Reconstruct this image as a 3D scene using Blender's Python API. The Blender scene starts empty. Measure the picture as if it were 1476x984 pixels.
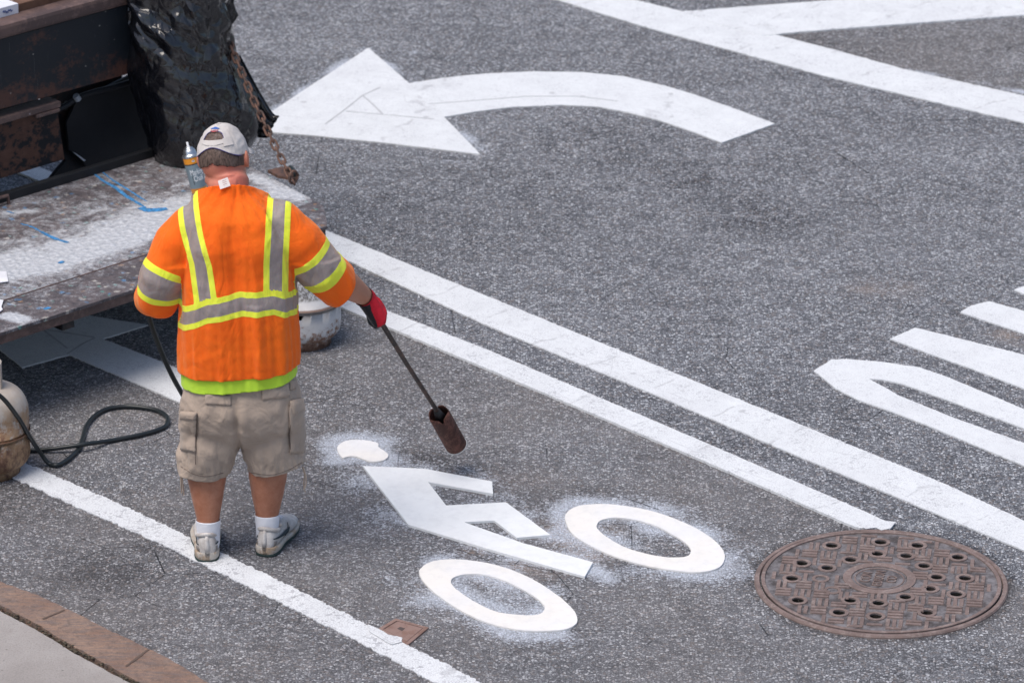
import bpy, bmesh, math, random
import numpy as np
from mathutils import Vector, Matrix, noise
from mathutils.geometry import delaunay_2d_cdt
R = math.radians
random.seed(7)
S = bpy.context.scene
C = S.collection

# ------------------------------------------------------------------ camera, sky, sun, exposure
PITCH, HCAM, FPX = R(22.0), 6.72, 6500.0
cam = bpy.data.objects.new('camera', bpy.data.cameras.new('camera'))
C.objects.link(cam); S.camera = cam
cam.location = (0, 0, HCAM); cam.rotation_euler = (R(90) - PITCH, 0, 0)
cam.data.sensor_width = 36; cam.data.lens = 36 * FPX / 1476
cam.data.clip_start = 0.5; cam.data.clip_end = 900
cam.data.dof.use_dof = True; cam.data.dof.focus_distance = 16.1; cam.data.dof.aperture_fstop = 5.0

SUN_EL, SUN_AZ = R(66), R(232)          # azimuth measured clockwise from +Y (where the light comes from)
W = bpy.data.worlds.new('World'); S.world = W; W.use_nodes = True
wn = W.node_tree.nodes; bg = wn['Background']
sky = wn.new('ShaderNodeTexSky'); sky.sky_type = 'NISHITA'; sky.sun_disc = False
sky.sun_elevation = SUN_EL; sky.sun_rotation = SUN_AZ
sky.air_density = 1.0; sky.dust_density = 3.0; sky.ozone_density = 1.0
W.node_tree.links.new(sky.outputs[0], bg.inputs[0]); bg.inputs[1].default_value = 0.12
sl = bpy.data.lights.new('sun', 'SUN'); sl.energy = 1.9; sl.angle = R(38); sl.color = (1, 0.93, 0.85)
so = bpy.data.objects.new('sun', sl); C.objects.link(so)
sd = Vector((math.sin(SUN_AZ) * math.cos(SUN_EL), math.cos(SUN_AZ) * math.cos(SUN_EL), math.sin(SUN_EL)))
so.rotation_euler = (-sd).to_track_quat('-Z', 'Y').to_euler(); so.location = (0, 0, 12)
S.view_settings.view_transform = 'Standard'; S.view_settings.look = 'None'
S.view_settings.exposure = 0.33; S.view_settings.gamma = 1; S.view_settings.use_curve_mapping = False
S.cycles.max_bounces = 6

# ------------------------------------------------------------------ measuring helpers (survey of real positions)
_o = Vector((0, 0, HCAM))
def ray(px, py):
    x = (px - 738) / FPX; y = (492 - py) / FPX
    return Vector((x, math.cos(PITCH) + y * math.sin(PITCH), -math.sin(PITCH) + y * math.cos(PITCH)))
def G(px, py, z=0.0):
    d = ray(px, py); return _o + d * ((z - HCAM) / d.z)
def AT(px, py, Y):
    d = ray(px, py); return _o + d * (Y / d.y)

# ------------------------------------------------------------------ object helpers
def mesh_of(bm, name):
    me = bpy.data.meshes.new(name); bm.to_mesh(me); bm.free(); return me
def rootmat(o):
    m = Matrix.Identity(4)
    while o is not None:
        m = o.matrix_basis @ m; o = o.parent
    return m
def obj(name, bm, mat=None, parent=None, world=True, smooth=False, loc=None):
    """world=True: vertices are given in world space and moved into the parent's (or loc's) space"""
    o = bpy.data.objects.new(name, None if bm is None else bpy.data.meshes.new(name))
    if parent is not None:
        o.parent = parent
        if world: bm.transform(rootmat(parent).inverted())
    elif loc is not None:
        o.location = loc
        if world: bm.transform(Matrix.Translation(-Vector(loc)))
    bm.to_mesh(o.data); bm.free()
    for m in (mat if isinstance(mat, (list, tuple)) else [mat]): o.data.materials.append(m)
    if smooth:
        for p in o.data.polygons: p.use_smooth = True
    C.objects.link(o); return o
def tag(o, label=None, cat=None, group=None, kind=None):
    if label: o['label'] = label
    if cat: o['category'] = cat
    if group: o['group'] = group
    if kind: o['kind'] = kind
    return o
def empty(name, loc, rz=0):
    o = bpy.data.objects.new(name, None); C.objects.link(o)
    o.location = loc; o.rotation_euler = (0, 0, rz); o.empty_display_size = .1; return o

def bev(bm, w, seg=2):
    bmesh.ops.bevel(bm, geom=[e for e in bm.edges if e.calc_face_angle(0) > R(40)], offset=w, segments=seg, affect='EDGES', profile=.6)
def box_into(bm, c, s, rot=None):
    m = Matrix.Translation(c) @ ((rot.to_4x4() if rot else Matrix.Identity(4))) @ Matrix.Diagonal((s[0], s[1], s[2], 1))
    return bmesh.ops.create_cube(bm, size=1, matrix=m)['verts']
def boxbm(c, s, b=0.004, rot=None):
    bm = bmesh.new(); box_into(bm, c, s, rot)
    if b: bev(bm, b)
    return bm
def basis(d, hint=Vector((0, 0, 1))):
    d = d.normalized()
    if abs(d.dot(hint)) > .95: hint = Vector((1, 0, 0))
    x = hint.cross(d).normalized(); return x, d.cross(x).normalized(), d
def cr(pts, n):
    """catmull-rom through points (any dimension)"""
    P = [np.array(p, float) for p in pts]; P = [2 * P[0] - P[1]] + P + [2 * P[-1] - P[-2]]
    out = []
    for i in range(1, len(P) - 2):
        for k in range(n):
            t = k / n; a, b, c, d = P[i - 1:i + 3]
            out.append(.5 * (2 * b + (c - a) * t + (2 * a - 5 * b + 4 * c - d) * t * t + (3 * b - a - 3 * c + d) * t ** 3))
    out.append(P[-2]); return out
def crc(pts, n):
    """closed catmull-rom"""
    P = [np.array(p, float) for p in pts]; m = len(P); out = []
    for i in range(m):
        a, b, c, d = P[i - 1], P[i], P[(i + 1) % m], P[(i + 2) % m]
        for k in range(n):
            t = k / n
            out.append(.5 * (2 * b + (c - a) * t + (2 * a - 5 * b + 4 * c - d) * t * t + (3 * b - a - 3 * c + d) * t ** 3))
    return out
def tube(bm, pts, rad, n=14, flat=None):
    """closed tapered tube; flat=(ratio, hint) squashes it"""
    pts = [Vector(p) for p in pts]; rings = []
    if not isinstance(rad, (list, tuple)): rad = [rad] * len(pts)
    px = None
    for i, p in enumerate(pts):
        d = pts[min(i + 1, len(pts) - 1)] - pts[max(i - 1, 0)]
        d.normalize()
        if px is None: x = basis(d)[0]
        else:
            x = (px - d * px.dot(d)); x = x.normalized() if x.length > 1e-6 else basis(d)[0]
        px = x; y = d.cross(x)
        if flat:
            h = Vector(flat[1]); h = (h - d * h.dot(d)).normalized(); x = h; y = d.cross(h)
        r = rad[i]; f = flat[0] if flat else 1
        rings.append([bm.verts.new(p + x * (r * f * math.cos(2 * math.pi * k / n)) + y * (r * math.sin(2 * math.pi * k / n))) for k in range(n)])
    for a, b in zip(rings, rings[1:]):
        for k in range(n): bm.faces.new((a[k], a[(k + 1) % n], b[(k + 1) % n], b[k]))
    for ring, p, s in ((rings[0], pts[0], -1), (rings[-1], pts[-1], 1)):
        f = bm.faces.new(ring if s > 0 else ring[::-1])
    return rings
def round_tube(bm, pts, rad, n=14, **k):
    """tube with rounded ends"""
    pts = [Vector(p) for p in pts]
    if not isinstance(rad, (list, tuple)): rad = [rad] * len(pts)
    d0 = (pts[0] - pts[1]).normalized(); d1 = (pts[-1] - pts[-2]).normalized()
    P, Q = [], []
    for a in (75, 50, 25): P.append(pts[0] + d0 * rad[0] * math.sin(R(a))); Q.append(rad[0] * math.cos(R(a)))
    P += pts; Q += list(rad)
    for a in (25, 50, 75): P.append(pts[-1] + d1 * rad[-1] * math.sin(R(a))); Q.append(rad[-1] * math.cos(R(a)))
    return tube(bm, P, Q, n, **k)
def ellipsoid(bm, c, r, rot=None, seg=24):
    m = Matrix.Translation(c) @ (rot.to_4x4() if rot else Matrix.Identity(4)) @ Matrix.Diagonal((r[0], r[1], r[2], 1))
    bmesh.ops.create_uvsphere(bm, u_segments=seg, v_segments=seg * 2 // 3, radius=1, matrix=m)
def loft(bm, rings, n=36, p=2.3):
    """rings: (centre, rx, ry) horizontal superellipses"""
    L = []
    for c, rx, ry in rings:
        vs = []
        for k in range(n):
            a = 2 * math.pi * k / n; ca, sa = math.cos(a), math.sin(a)
            vs.append(bm.verts.new(Vector(c) + Vector((rx * math.copysign(abs(ca) ** (2 / p), ca), ry * math.copysign(abs(sa) ** (2 / p), sa), 0))))
        L.append(vs)
    for a, b in zip(L, L[1:]):
        for k in range(n): bm.faces.new((a[k], a[(k + 1) % n], b[(k + 1) % n], b[k]))
    bm.faces.new(L[0][::-1]); bm.faces.new(L[-1])
def lathe(bm, prof, M=Matrix.Identity(4), n=40, closed=True):
    L = []
    for r, z in prof:
        L.append([bm.verts.new(M @ Vector((r * math.cos(2 * math.pi * k / n), r * math.sin(2 * math.pi * k / n), z))) for k in range(n)])
    for a, b in zip(L, L[1:]):
        for k in range(n): bm.faces.new((a[k], a[(k + 1) % n], b[(k + 1) % n], b[k]))
    if closed:
        if prof[0][0] > 1e-5: bm.faces.new(L[0][::-1])
        if prof[-1][0] > 1e-5: bm.faces.new(L[-1])
    bmesh.ops.remove_doubles(bm, verts=bm.verts, dist=1e-6)
    bmesh.ops.recalc_face_normals(bm, faces=bm.faces)
def fuse(bm, voxel, smooth=4, fac=.5):
    """join overlapping closed shapes into one continuous skin"""
    bmesh.ops.recalc_face_normals(bm, faces=bm.faces)
    me = mesh_of(bm, 'tmp'); o = bpy.data.objects.new('tmp', me); C.objects.link(o)
    m = o.modifiers.new('r', 'REMESH'); m.mode = 'VOXEL'; m.voxel_size = voxel; m.adaptivity = 0
    if smooth:
        s = o.modifiers.new('s', 'SMOOTH'); s.factor = fac; s.iterations = smooth
    dg = bpy.context.evaluated_depsgraph_get(); dg.update()
    me2 = bpy.data.meshes.new_from_object(o.evaluated_get(dg))
    out = bmesh.new(); out.from_mesh(me2)
    bpy.data.objects.remove(o); bpy.data.meshes.remove(me); bpy.data.meshes.remove(me2)
    out.normal_update(); return out
def shell(bm, t):
    """give an open cloth surface thickness (inwards for t > 0)"""
    bmesh.ops.recalc_face_normals(bm, faces=bm.faces); bm.normal_update(); return thick(bm, t)
def thick(bm, t):
    bm.normal_update(); fs = list(bm.faces); be = [e for e in bm.edges if e.is_boundary]
    bd = [(e.verts[0], e.verts[1], e.link_loops[0].vert == e.verts[0]) for e in be]
    off = {v: bm.verts.new(v.co - v.normal * t) for v in list(bm.verts)}
    for f in fs: bm.faces.new([off[v] for v in reversed(f.verts)])
    for a, b_, fw in bd:
        q = (b_, a, off[a], off[b_]) if fw else (a, b_, off[b_], off[a])
        try: bm.faces.new(q)
        except ValueError: pass
    bm.normal_update(); return bm
def N(p, s=1.0, sx=1, sy=1, sz=1, off=0):
    return noise.noise(Vector((p[0] * s * sx + off, p[1] * s * sy + off * 1.7, p[2] * s * sz - off)))

# ------------------------------------------------------------------ materials
class M:
    def __init__(s, name, rough=.8, metal=0, spec=.4):
        s.m = bpy.data.materials.new(name); s.m.use_nodes = True; s.t = s.m.node_tree
        s.b = s.t.nodes['Principled BSDF']; s.b.inputs['Roughness'].default_value = rough
        s.b.inputs['Metallic'].default_value = metal; s.b.inputs['Specular IOR Level'].default_value = spec
        s.tc = s.t.nodes.new('ShaderNodeTexCoord')
    def link(s, a, b): s.t.links.new(a, b)
    def put(s, sock, v):
        if isinstance(v, bpy.types.NodeSocket): s.link(v, sock)
        elif isinstance(v, (tuple, list)) and len(v) == 3 and sock.type == 'RGBA': sock.default_value = (*v, 1)
        else: sock.default_value = v
    def coord(s, scale=(1, 1, 1), space='Object', rot=(0, 0, 0)):
        n = s.t.nodes.new('ShaderNodeMapping'); s.link(s.tc.outputs[space], n.inputs[0])
        n.inputs['Scale'].default_value = scale; n.inputs['Rotation'].default_value = rot; return n.outputs[0]
    def noise(s, scale, detail=3, rough=.55, vec=None, dist=0):
        n = s.t.nodes.new('ShaderNodeTexNoise'); n.inputs['Scale'].default_value = scale
        n.inputs['Detail'].default_value = detail; n.inputs['Roughness'].default_value = rough; n.inputs['Distortion'].default_value = dist
        s.link(vec or s.tc.outputs['Object'], n.inputs[0]); return n.outputs['Fac']
    def vor(s, scale, feature='F1', out='Distance', vec=None, rnd=1):
        n = s.t.nodes.new('ShaderNodeTexVoronoi'); n.feature = feature; n.inputs['Scale'].default_value = scale
        n.inputs['Randomness'].default_value = rnd
        s.link(vec or s.tc.outputs['Object'], n.inputs[0]); return n.outputs[out]
    def ramp(s, f, lo, hi, a=0.0, b=1.0):
        n = s.t.nodes.new('ShaderNodeMapRange'); n.clamp = True; s.put(n.inputs[0], f)
        for i, v in zip((1, 2, 3, 4), (lo, hi, a, b)): s.put(n.inputs[i], v)
        return n.outputs[0]
    def math(s, op, a, b=0.0, clamp=False):
        n = s.t.nodes.new('ShaderNodeMath'); n.operation = op; n.use_clamp = clamp
        s.put(n.inputs[0], a); s.put(n.inputs[1], b); return n.outputs[0]
    def mix(s, f, a, b, mode='MIX'):
        n = s.t.nodes.new('ShaderNodeMix'); n.data_type = 'RGBA'; n.blend_type = mode
        s.put(n.inputs[0], f); s.put(n.inputs[6], a); s.put(n.inputs[7], b); return n.outputs[2]
    def attr(s, name):
        n = s.t.nodes.new('ShaderNodeAttribute'); n.attribute_name = name; return n.outputs['Fac']
    def sepx(s, vec):
        n = s.t.nodes.new('ShaderNodeSeparateXYZ'); s.link(vec, n.inputs[0]); return n.outputs
    def bump(s, h, dist=.002, strength=1.0):
        n = s.t.nodes.new('ShaderNodeBump'); n.inputs['Strength'].default_value = strength; n.inputs['Distance'].default_value = dist
        s.link(h, n.inputs['Height'])
        if s.b.inputs['Normal'].links: s.link(s.b.inputs['Normal'].links[0].from_socket, n.inputs['Normal'])
        s.link(n.outputs[0], s.b.inputs['Normal']); return s
    def col(s, c): s.put(s.b.inputs['Base Color'], c); return s
    def rough(s, c): s.put(s.b.inputs['Roughness'], c); return s
def plain(name, c, rough=.6, metal=0, spec=.4, var=.12, scale=8, bumpd=0, bs=60):
    m = M(name, rough, metal, spec)
    f = m.noise(scale, 5)
    m.col(m.mix(m.ramp(f, .3, .7), tuple(x * (1 - var) for x in c), tuple(min(1, x * (1 + var)) for x in c)))
    if bumpd: m.bump(m.noise(bs, 4), bumpd)
    return m.m

# asphalt ------------------------------------------------------------
def asphalt():
    m = M('asphalt', .88, 0, .3)
    v1 = m.vor(100, out='Color'); v1 = m.sepx(v1)[0]
    v2 = m.sepx(m.vor(215, out='Color'))[1]
    edge = m.ramp(m.vor(100, 'DISTANCE_TO_EDGE'), .02, .13)
    big = m.noise(1.1, 4, .6); mid = m.noise(9, 4, .6); fine = m.noise(420, 2, .6)
    st = m.math('MULTIPLY', m.math('POWER', v1, 2.0), edge)
    st2 = m.math('POWER', v2, 2.2)
    t = m.math('ADD', m.math('MULTIPLY', st, .70), m.math('MULTIPLY', st2, .32))
    t = m.math('ADD', t, m.math('MULTIPLY', fine, .16))
    t = m.math('ADD', t, m.ramp(mid, .3, .7, -.07, .07))
    t = m.math('ADD', t, m.ramp(big, .3, .7, -.05, .06))
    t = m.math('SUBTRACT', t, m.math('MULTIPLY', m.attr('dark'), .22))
    n = m.t.nodes.new('ShaderNodeValToRGB'); m.link(t, n.inputs[0])
    e = n.color_ramp.elements; e[0].position = .0; e[0].color = (.034, .035, .042, 1); e[1].position = .85; e[1].color = (.66, .68, .72, 1)
    x = e.new(.25); x.color = (.165, .172, .192, 1)
    x = e.new(.5); x.color = (.325, .34, .37, 1)
    c = n.outputs[0]
    warm = m.sepx(m.vor(100, out='Color'))[2]
    c = m.mix(m.math('MULTIPLY', m.ramp(warm, .86, .9), .35), c, (.30, .25, .22))
    c = m.mix(m.math('MULTIPLY', m.attr('brown'), 1.6, True), c, m.mix(.42, m.mix(1.0, c, (1.0, .93, .88), 'MULTIPLY'), (.205, .195, .190)))
    trk = m.ramp(m.noise(1.3, 4, .6, m.coord((.25, 2.2, 1), rot=(0, 0, R(47.5)))), .40, .62)
    c = m.mix(m.math('MULTIPLY', trk, .13), c, (.05, .05, .058))
    tan = m.math('MULTIPLY', m.attr('tan'), m.ramp(m.math('ADD', m.noise(60, 4), m.math('MULTIPLY', mid, .5)), .62, .8), True)
    c = m.mix(m.math('MULTIPLY', tan, .75), c, (.30, .23, .185))
    # chalk / paint dust caught on the high stones
    d = m.attr('dust')
    th = m.math('ADD', m.math('MULTIPLY', v1, -.34), m.math('MULTIPLY', v2, -.30))
    th = m.math('ADD', th, m.math('ADD', m.math('MULTIPLY', fine, .5), m.math('ADD', .50, m.math('MULTIPLY', m.noise(22, 4, .65), .35))))
    dust = m.ramp(m.math('SUBTRACT', m.math('MULTIPLY', d, .92), th), -.22, .40)
    dust = m.math('MULTIPLY', dust, m.ramp(d, .0, .18))
    c = m.mix(m.math('MULTIPLY', dust, m.math('ADD', .62, m.math('MULTIPLY', edge, .30))), c, (.64, .69, .78))
    # short cracks
    ck = m.vor(2.6, 'DISTANCE_TO_EDGE', vec=None)
    ckm = m.math('MULTIPLY', m.ramp(m.math('ADD', ck, m.math('MULTIPLY', m.noise(40, 4), .02)), .0105, .0150, 1, 0), m.ramp(m.noise(1.7, 2), .54, .60))
    c = m.mix(m.math('MULTIPLY', ckm, .8), c, (.02, .02, .022))
    m.col(c)
    h = m.math('ADD', m.math('MULTIPLY', edge, m.math('ADD', .4, v1)), m.math('MULTIPLY', fine, .4))
    h = m.math('SUBTRACT', h, m.math('MULTIPLY', ckm, 2))
    m.bump(h, .0032, 1.0)
    return m.m
def road_paint(name, c=(.74, .765, .785), wear=.5, spots=.5, lines=0, ang=0, cream=0, soft=0):
    m = M(name, .75, 0, .35)
    g = m.noise(5, 5, .65); f = m.noise(160, 3, .7); mid = m.noise(30, 4, .6)
    col = m.mix(m.ramp(g, .3, .7), tuple(x * .90 for x in c), c)
    if cream: col = m.mix(m.math('MULTIPLY', m.ramp(m.noise(3.5, 4), .4, .6), .5), col, (.80, .755, .68))
    col = m.mix(m.math('MULTIPLY', m.ramp(mid, .48, .72), .22), col, (.50, .51, .54))
    # dark gum and tyre spots
    sp = m.vor(7, vec=m.coord((1, 1, .01)))
    sp = m.ramp(m.math('ADD', sp, m.math('MULTIPLY', m.noise(40, 3), .10)), .13, .17, 1, 0)
    pick = m.ramp(m.sepx(m.vor(7, out='Color', vec=m.coord((1, 1, .01))))[0], .46, .50)
    col = m.mix(m.math('MULTIPLY', m.math('MULTIPLY', sp, pick), spots), col, (.30, .30, .32))
    # fine wear down to the stones
    wv = m.math('ADD', m.math('MULTIPLY', f, .55), m.math('MULTIPLY', m.noise(12, 5, .7), .45))
    col = m.mix(m.math('MULTIPLY', m.ramp(wv, .64 - .04 * wear, .70), wear), col, (.22, .22, .24))
    sv = m.ramp(m.vor(100, 'DISTANCE_TO_EDGE'), .0, .09, 1, 0); pat = m.ramp(m.noise(7, 4, .6), .35, .65)
    if not cream and c[0] < .78:
        col = m.mix(m.math('MULTIPLY', sv, m.math('MULTIPLY', m.math('ADD', .45, pat), .34 + .38 * wear)), col, (.30, .30, .33))
        fl = m.ramp(m.sepx(m.vor(100, out='Color'))[0], .93 - .09 * wear, .96 - .09 * wear)
        col = m.mix(m.math('MULTIPLY', m.math('MULTIPLY', fl, pat), .25 + .5 * wear), col, (.26, .26, .29))
        sm = m.ramp(m.noise(2.2, 5, .7, m.coord((1, 1, 1), rot=(0, 0, ang))), .5, .75); col = m.mix(m.math('MULTIPLY', sm, .28), col, (.42, .42, .45))
    ck = m.vor(3.2, 'DISTANCE_TO_EDGE')
    ckm = m.math('MULTIPLY', m.ramp(m.math('ADD', ck, m.math('MULTIPLY', m.noise(30, 4), .02)), .011, .015, 1, 0), m.ramp(m.noise(2.3, 2), .5, .56))
    h = m.math('MULTIPLY', m.noise(90, 4, .65), 1.0)
    if lines:
        col = m.mix(m.math('MULTIPLY', ckm, .25), col, (.3, .3, .31))
        v = m.coord((1, 1, 1), rot=(0, 0, ang))
        x = m.sepx(v)
        q = m.math('ADD', m.math('MULTIPLY', x[0], lines), m.math('MULTIPLY', m.noise(3, 3), 1.2))
        tr = m.math('PINGPONG', q, 1.0)
        tr = m.math('MULTIPLY', m.ramp(tr, .02, .05, 1, 0), m.ramp(m.noise(14, 3), .45, .55))
        col = m.mix(m.math('MULTIPLY', tr, .38), col, (.33, .33, .35)); h = m.math('SUBTRACT', h, tr)
        lv = m.math('PINGPONG', m.math('ADD', m.math('MULTIPLY', x[1], 9), m.math('MULTIPLY', m.noise(2, 2), .5)), 1.0)
        lm = m.math('MULTIPLY', m.ramp(lv, .015, .04, 1, 0), m.ramp(m.noise(5, 3), .5, .6))
        col = m.mix(m.math('MULTIPLY', lm, .3), col, (.38, .38, .40))
    m.col(col); m.bump(h, .0015 if not soft else .003, .7)
    return m.m

mt = {}
mt['asphalt'] = asphalt()
mt['paint_old'] = road_paint('worn_white_paint', wear=.75, spots=.35, lines=5, ang=R(47.5))
mt['paint_line'] = road_paint('white_line_paint', wear=.35, spots=.45, lines=6, ang=R(47.5))
mt['paint_letter'] = road_paint('white_letter_paint', wear=.12, spots=.75)
mt['paint_arrow'] = road_paint('white_arrow_paint', wear=.15, spots=.45, lines=2, ang=R(20))
mt['preform'] = road_paint('fresh_white_preform', c=(.80, .82, .83), wear=0, spots=0)
mt['wheelform'] = road_paint('melted_white_preform', c=(.80, .80, .80), wear=0, spots=0, cream=1, soft=1)

def rusty(name, base, rust=(.10, .045, .03), amt=.5, scale=6, rough=.6, speck=1, metal=0.0, stretch=(1, 1, 1)):
    m = M(name, rough, metal, .35)
    v = m.coord(stretch)
    a = m.math('ADD', m.math('MULTIPLY', m.noise(scale, 6, .7, v), .7), m.math('MULTIPLY', m.noise(scale * 9, 4, .7, v), .3))
    c = m.mix(m.ramp(a, .62 - .3 * amt, .70 - .3 * amt), base, rust)
    c = m.mix(m.math('MULTIPLY', m.ramp(m.noise(scale * 4, 4), .55, .75), .5), c, tuple(min(1, x * 1.7 + .01) for x in rust))
    if speck:
        s1 = m.ramp(m.vor(28), .06, .10, 1, 0); k = m.ramp(m.sepx(m.vor(28, out='Color'))[0], .80, .82)
        c = m.mix(m.math('MULTIPLY', m.math('MULTIPLY', s1, k), .6 * speck), c, (.45, .45, .47))
        sc = m.noise(30, 5, .7, m.coord((3, 3, .35)), 1)
        c = m.mix(m.math('MULTIPLY', m.ramp(sc, .66, .70), .25 * speck), c, (.28, .27, .27))
    m.col(c); m.bump(a, .002, .6); return m.m

# ------------------------------------------------------------------ ground outlines traced on the photograph, placed on the real ground
def outline(pts, z=0.0, smooth=0):
    if smooth: pts = crc(pts, smooth)
    return [G(p[0], p[1], z).xy for p in pts]
def rag(loop, step, amp, fr=85, seed=0):
    """resample a closed loop and roughen it like paint on coarse stones"""
    out = []; n = len(loop)
    for i in range(n):
        a, b = loop[i], loop[(i + 1) % n]; L = (b - a).length; k = max(1, int(L / step)); d = (b - a)
        nr = Vector((d.y, -d.x)).normalized() if L > 1e-9 else Vector((0, 0))
        for j in range(k):
            p = a + d * (j / k)
            q = noise.noise(Vector((p.x * fr, p.y * fr, seed))) + .6 * noise.noise(Vector((p.x * fr * .25, p.y * fr * .25, seed + 5)))
            out.append(p + nr * q * amp)
    return out
def slab(loops, z0, z1):
    """flat plate from 2D loops (first outer, others holes), with sides"""
    vs, es = [], []
    for L in loops:
        s = len(vs); vs += [Vector(p) for p in L]; es += [(s + i, s + (i + 1) % len(L)) for i in range(len(L))]
    r = delaunay_2d_cdt(vs, es, [], 0 if len(loops) > 1 else 1, 1e-6)
    V, E_, F = r[0], r[1], r[2]
    bm = bmesh.new(); bv = [bm.verts.new((v.x, v.y, z1)) for v in V]
    def inside(x, y, L):
        c = False; n = len(L)
        for i in range(n):
            a, b = L[i], L[i - 1]
            if (a[1] > y) != (b[1] > y) and x < (b[0] - a[0]) * (y - a[1]) / (b[1] - a[1]) + a[0]: c = not c
        return c
    for f in F:
        if len(loops) > 1:
            cx = sum(V[i].x for i in f) / len(f); cy = sum(V[i].y for i in f) / len(f)
            if not inside(cx, cy, loops[0]) or any(inside(cx, cy, h) for h in loops[1:]): continue
        try: bm.faces.new([bv[i] for i in f])
        except ValueError: pass
    for f in bm.faces:
        f.normal_update()
        if f.normal.z < 0: f.normal_flip()
    be = [e for e in bm.edges if e.is_boundary]
    r = bmesh.ops.extrude_edge_only(bm, edges=be)
    for g in r['geom']:
        if isinstance(g, bmesh.types.BMVert): g.co.z = z0
    bmesh.ops.delete(bm, geom=[v for v in bm.verts if not v.link_faces], context='VERTS')
    return bm
SHAPES = {}
def marking(name, pts, mat, z1, label, step=.006, amp=.004, smooth=0, holes=(), group=None, seed=1):
    lp = [rag(outline(pts, 0, smooth), step, amp, seed=seed)] + [rag(outline(h, 0, smooth), step, amp, seed=seed + 3) for h in holes]
    SHAPES.setdefault(name, []).append(lp)
    c = sum((Vector(p) for p in lp[0]), Vector((0, 0))) / len(lp[0])
    o = obj(name, slab(lp, .0005, z1), mat, loc=(c.x, c.y, 0))
    return tag(o, label, 'road marking', group)

def Z(ox, oy, s, pts): return [(ox + x / s, oy + y / s) for x, y in pts]
marking('wide_lane_line', [(-300, 22), (300, 268), (394, 303), (475, 336), (700, 427.8), (950, 530), (1140, 607.7), (1364, 700), (1476, 752), (1700, 856), (2500, 1225), (2500, 1275), (1700, 895), (1476, 795), (1254, 702), (1140, 655), (950, 573), (700, 470), (494, 374), (394, 333), (300, 295), (-300, 47)],
        mt['paint_line'], .0065, 'widest long white line running from the worker to the lower right edge', amp=.004, seed=2)
marking('narrow_lane_line', [(-300, 96), (330, 357), (494, 426), (700, 506), (1000, 634), (1246, 740), (1287, 759), (1282, 766), (1265, 764), (1240, 764), (1229, 761), (1181, 740), (1000, 661), (700, 533.5), (556, 473), (494, 447), (330, 378), (-300, 115)],
        mt['paint_line'], .0105, 'white line that ends in a torn tip on the manhole cover', amp=.0035, seed=3)
marking('edge_line', [(-800, 283), (-160, 580), (45, 672), (156, 720), (230, 754), (407, 840), (500, 886), (693, 984), (800, 1035), (1500, 1385), (1450, 1400), (760, 1050), (625, 984), (500, 917), (344, 840), (230, 784), (85, 720), (31, 695), (-160, 608), (-800, 308)],
        mt['paint_old'], .0045, 'worn ragged white line under the left shoe and nearest the kerb', amp=.010, seed=4)
marking('median_line', [(650, -52), (798, 0), (940, 43.6), (1194, 112.6), (1476, 179), (1700, 236), (2400, 420), (2400, 365), (1700, 190), (1476, 139.8), (1303, 101.7), (1215, 77), (1116, 51.5), (1040, 32), (990, 20), (900, -2), (760, -52)],
        mt['paint_line'], .0065, 'broad white line crossing the top right of the road at a shallow angle', amp=.006, seed=5)
marking('hatch_line', [(985, 19), (1100, 10), (1241, -.5), (1476, -15), (1700, -30), (1700, 8), (1476, 24), (1300, 37), (1150, 48.5), (1100, 54), (1030, 36)],
        mt['paint_line'], .0085, 'white stripe branching off the broad line at the top right corner', amp=.005, seed=6)
marking('left_turn_arrow', [(352, 189.5), (396, 160), (450, 124), (531, 71), (590, 122), (640, 114), (700, 108), (770, 105), (840, 106), (900, 112), (960, 126), (1000, 138), (1060, 159), (1117, 180), (1040, 207.5), (1000, 192), (950, 175), (900, 162.5), (860, 155.5), (810, 153), (740, 156), (690, 162), (640, 170.5), (692, 224), (550, 207), (450, 197)],
        mt['paint_arrow'], .0065, 'large curved white turn arrow pointing left beside the black rubbish bag', amp=.003, seed=7)
marking('lane_arrow', [(-60, 446), (94, 450), (150, 460), (213.4, 470), (148, 490), (260, 534), (330, 563), (405, 594), (360, 625), (260, 582), (180, 547), (99.6, 512.6), (32.7, 531), (0, 505.5)],
        mt['paint_letter'], .0065, 'white arrow on the road in the shade under the steel platform', amp=.004, seed=8)
ltr = 'painted letters on the road at the right edge'
marking('road_letter', Z(1140, 380, 3.074, [(100, 480), (180, 430), (245, 428), (400, 440), (570, 465), (700, 510), (1033, 650), (1300, 770), (1700, 960), (1560, 1010), (1300, 870), (1033, 735), (830, 660), (500, 540), (410, 520), (345, 515), (480, 590), (700, 680), (1033, 800), (1300, 910), (1620, 1060), (1500, 1110), (1300, 1020), (1033, 900), (600, 720), (430, 655), (300, 610), (200, 560), (140, 510)]),
        mt['paint_letter'], .0065, 'long pointed white V shaped painted letter at the right edge', amp=.003, group=ltr, seed=9)
marking('road_letter', [(1283, 490), (1319, 474), (1348, 481), (1476, 513), (1700, 590), (1650, 625), (1476, 562), (1400, 533), (1335, 510)],
        mt['paint_letter'], .0065, 'white painted letter stroke just above the pointed V letter', amp=.003, group=ltr, seed=10)
marking('road_letter', [(1384, 452), (1400, 442), (1426, 436), (1476, 450), (1700, 520), (1660, 550), (1476, 482.5)],
        mt['paint_letter'], .0065, 'white painted letter stroke second from the top at the right edge', amp=.003, group=ltr, seed=11)
marking('road_letter', [(1461, 419.5), (1476, 414), (1560, 430), (1640, 455), (1600, 470), (1476, 425.5)],
        mt['paint_letter'], .0065, 'smallest tip of a white painted letter, topmost at the right edge', amp=.003, group=ltr, seed=12)
b = lambda pts: Z(460, 600, 2.895, pts)
sym = 'pieces of the bicycle symbol being laid'
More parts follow.
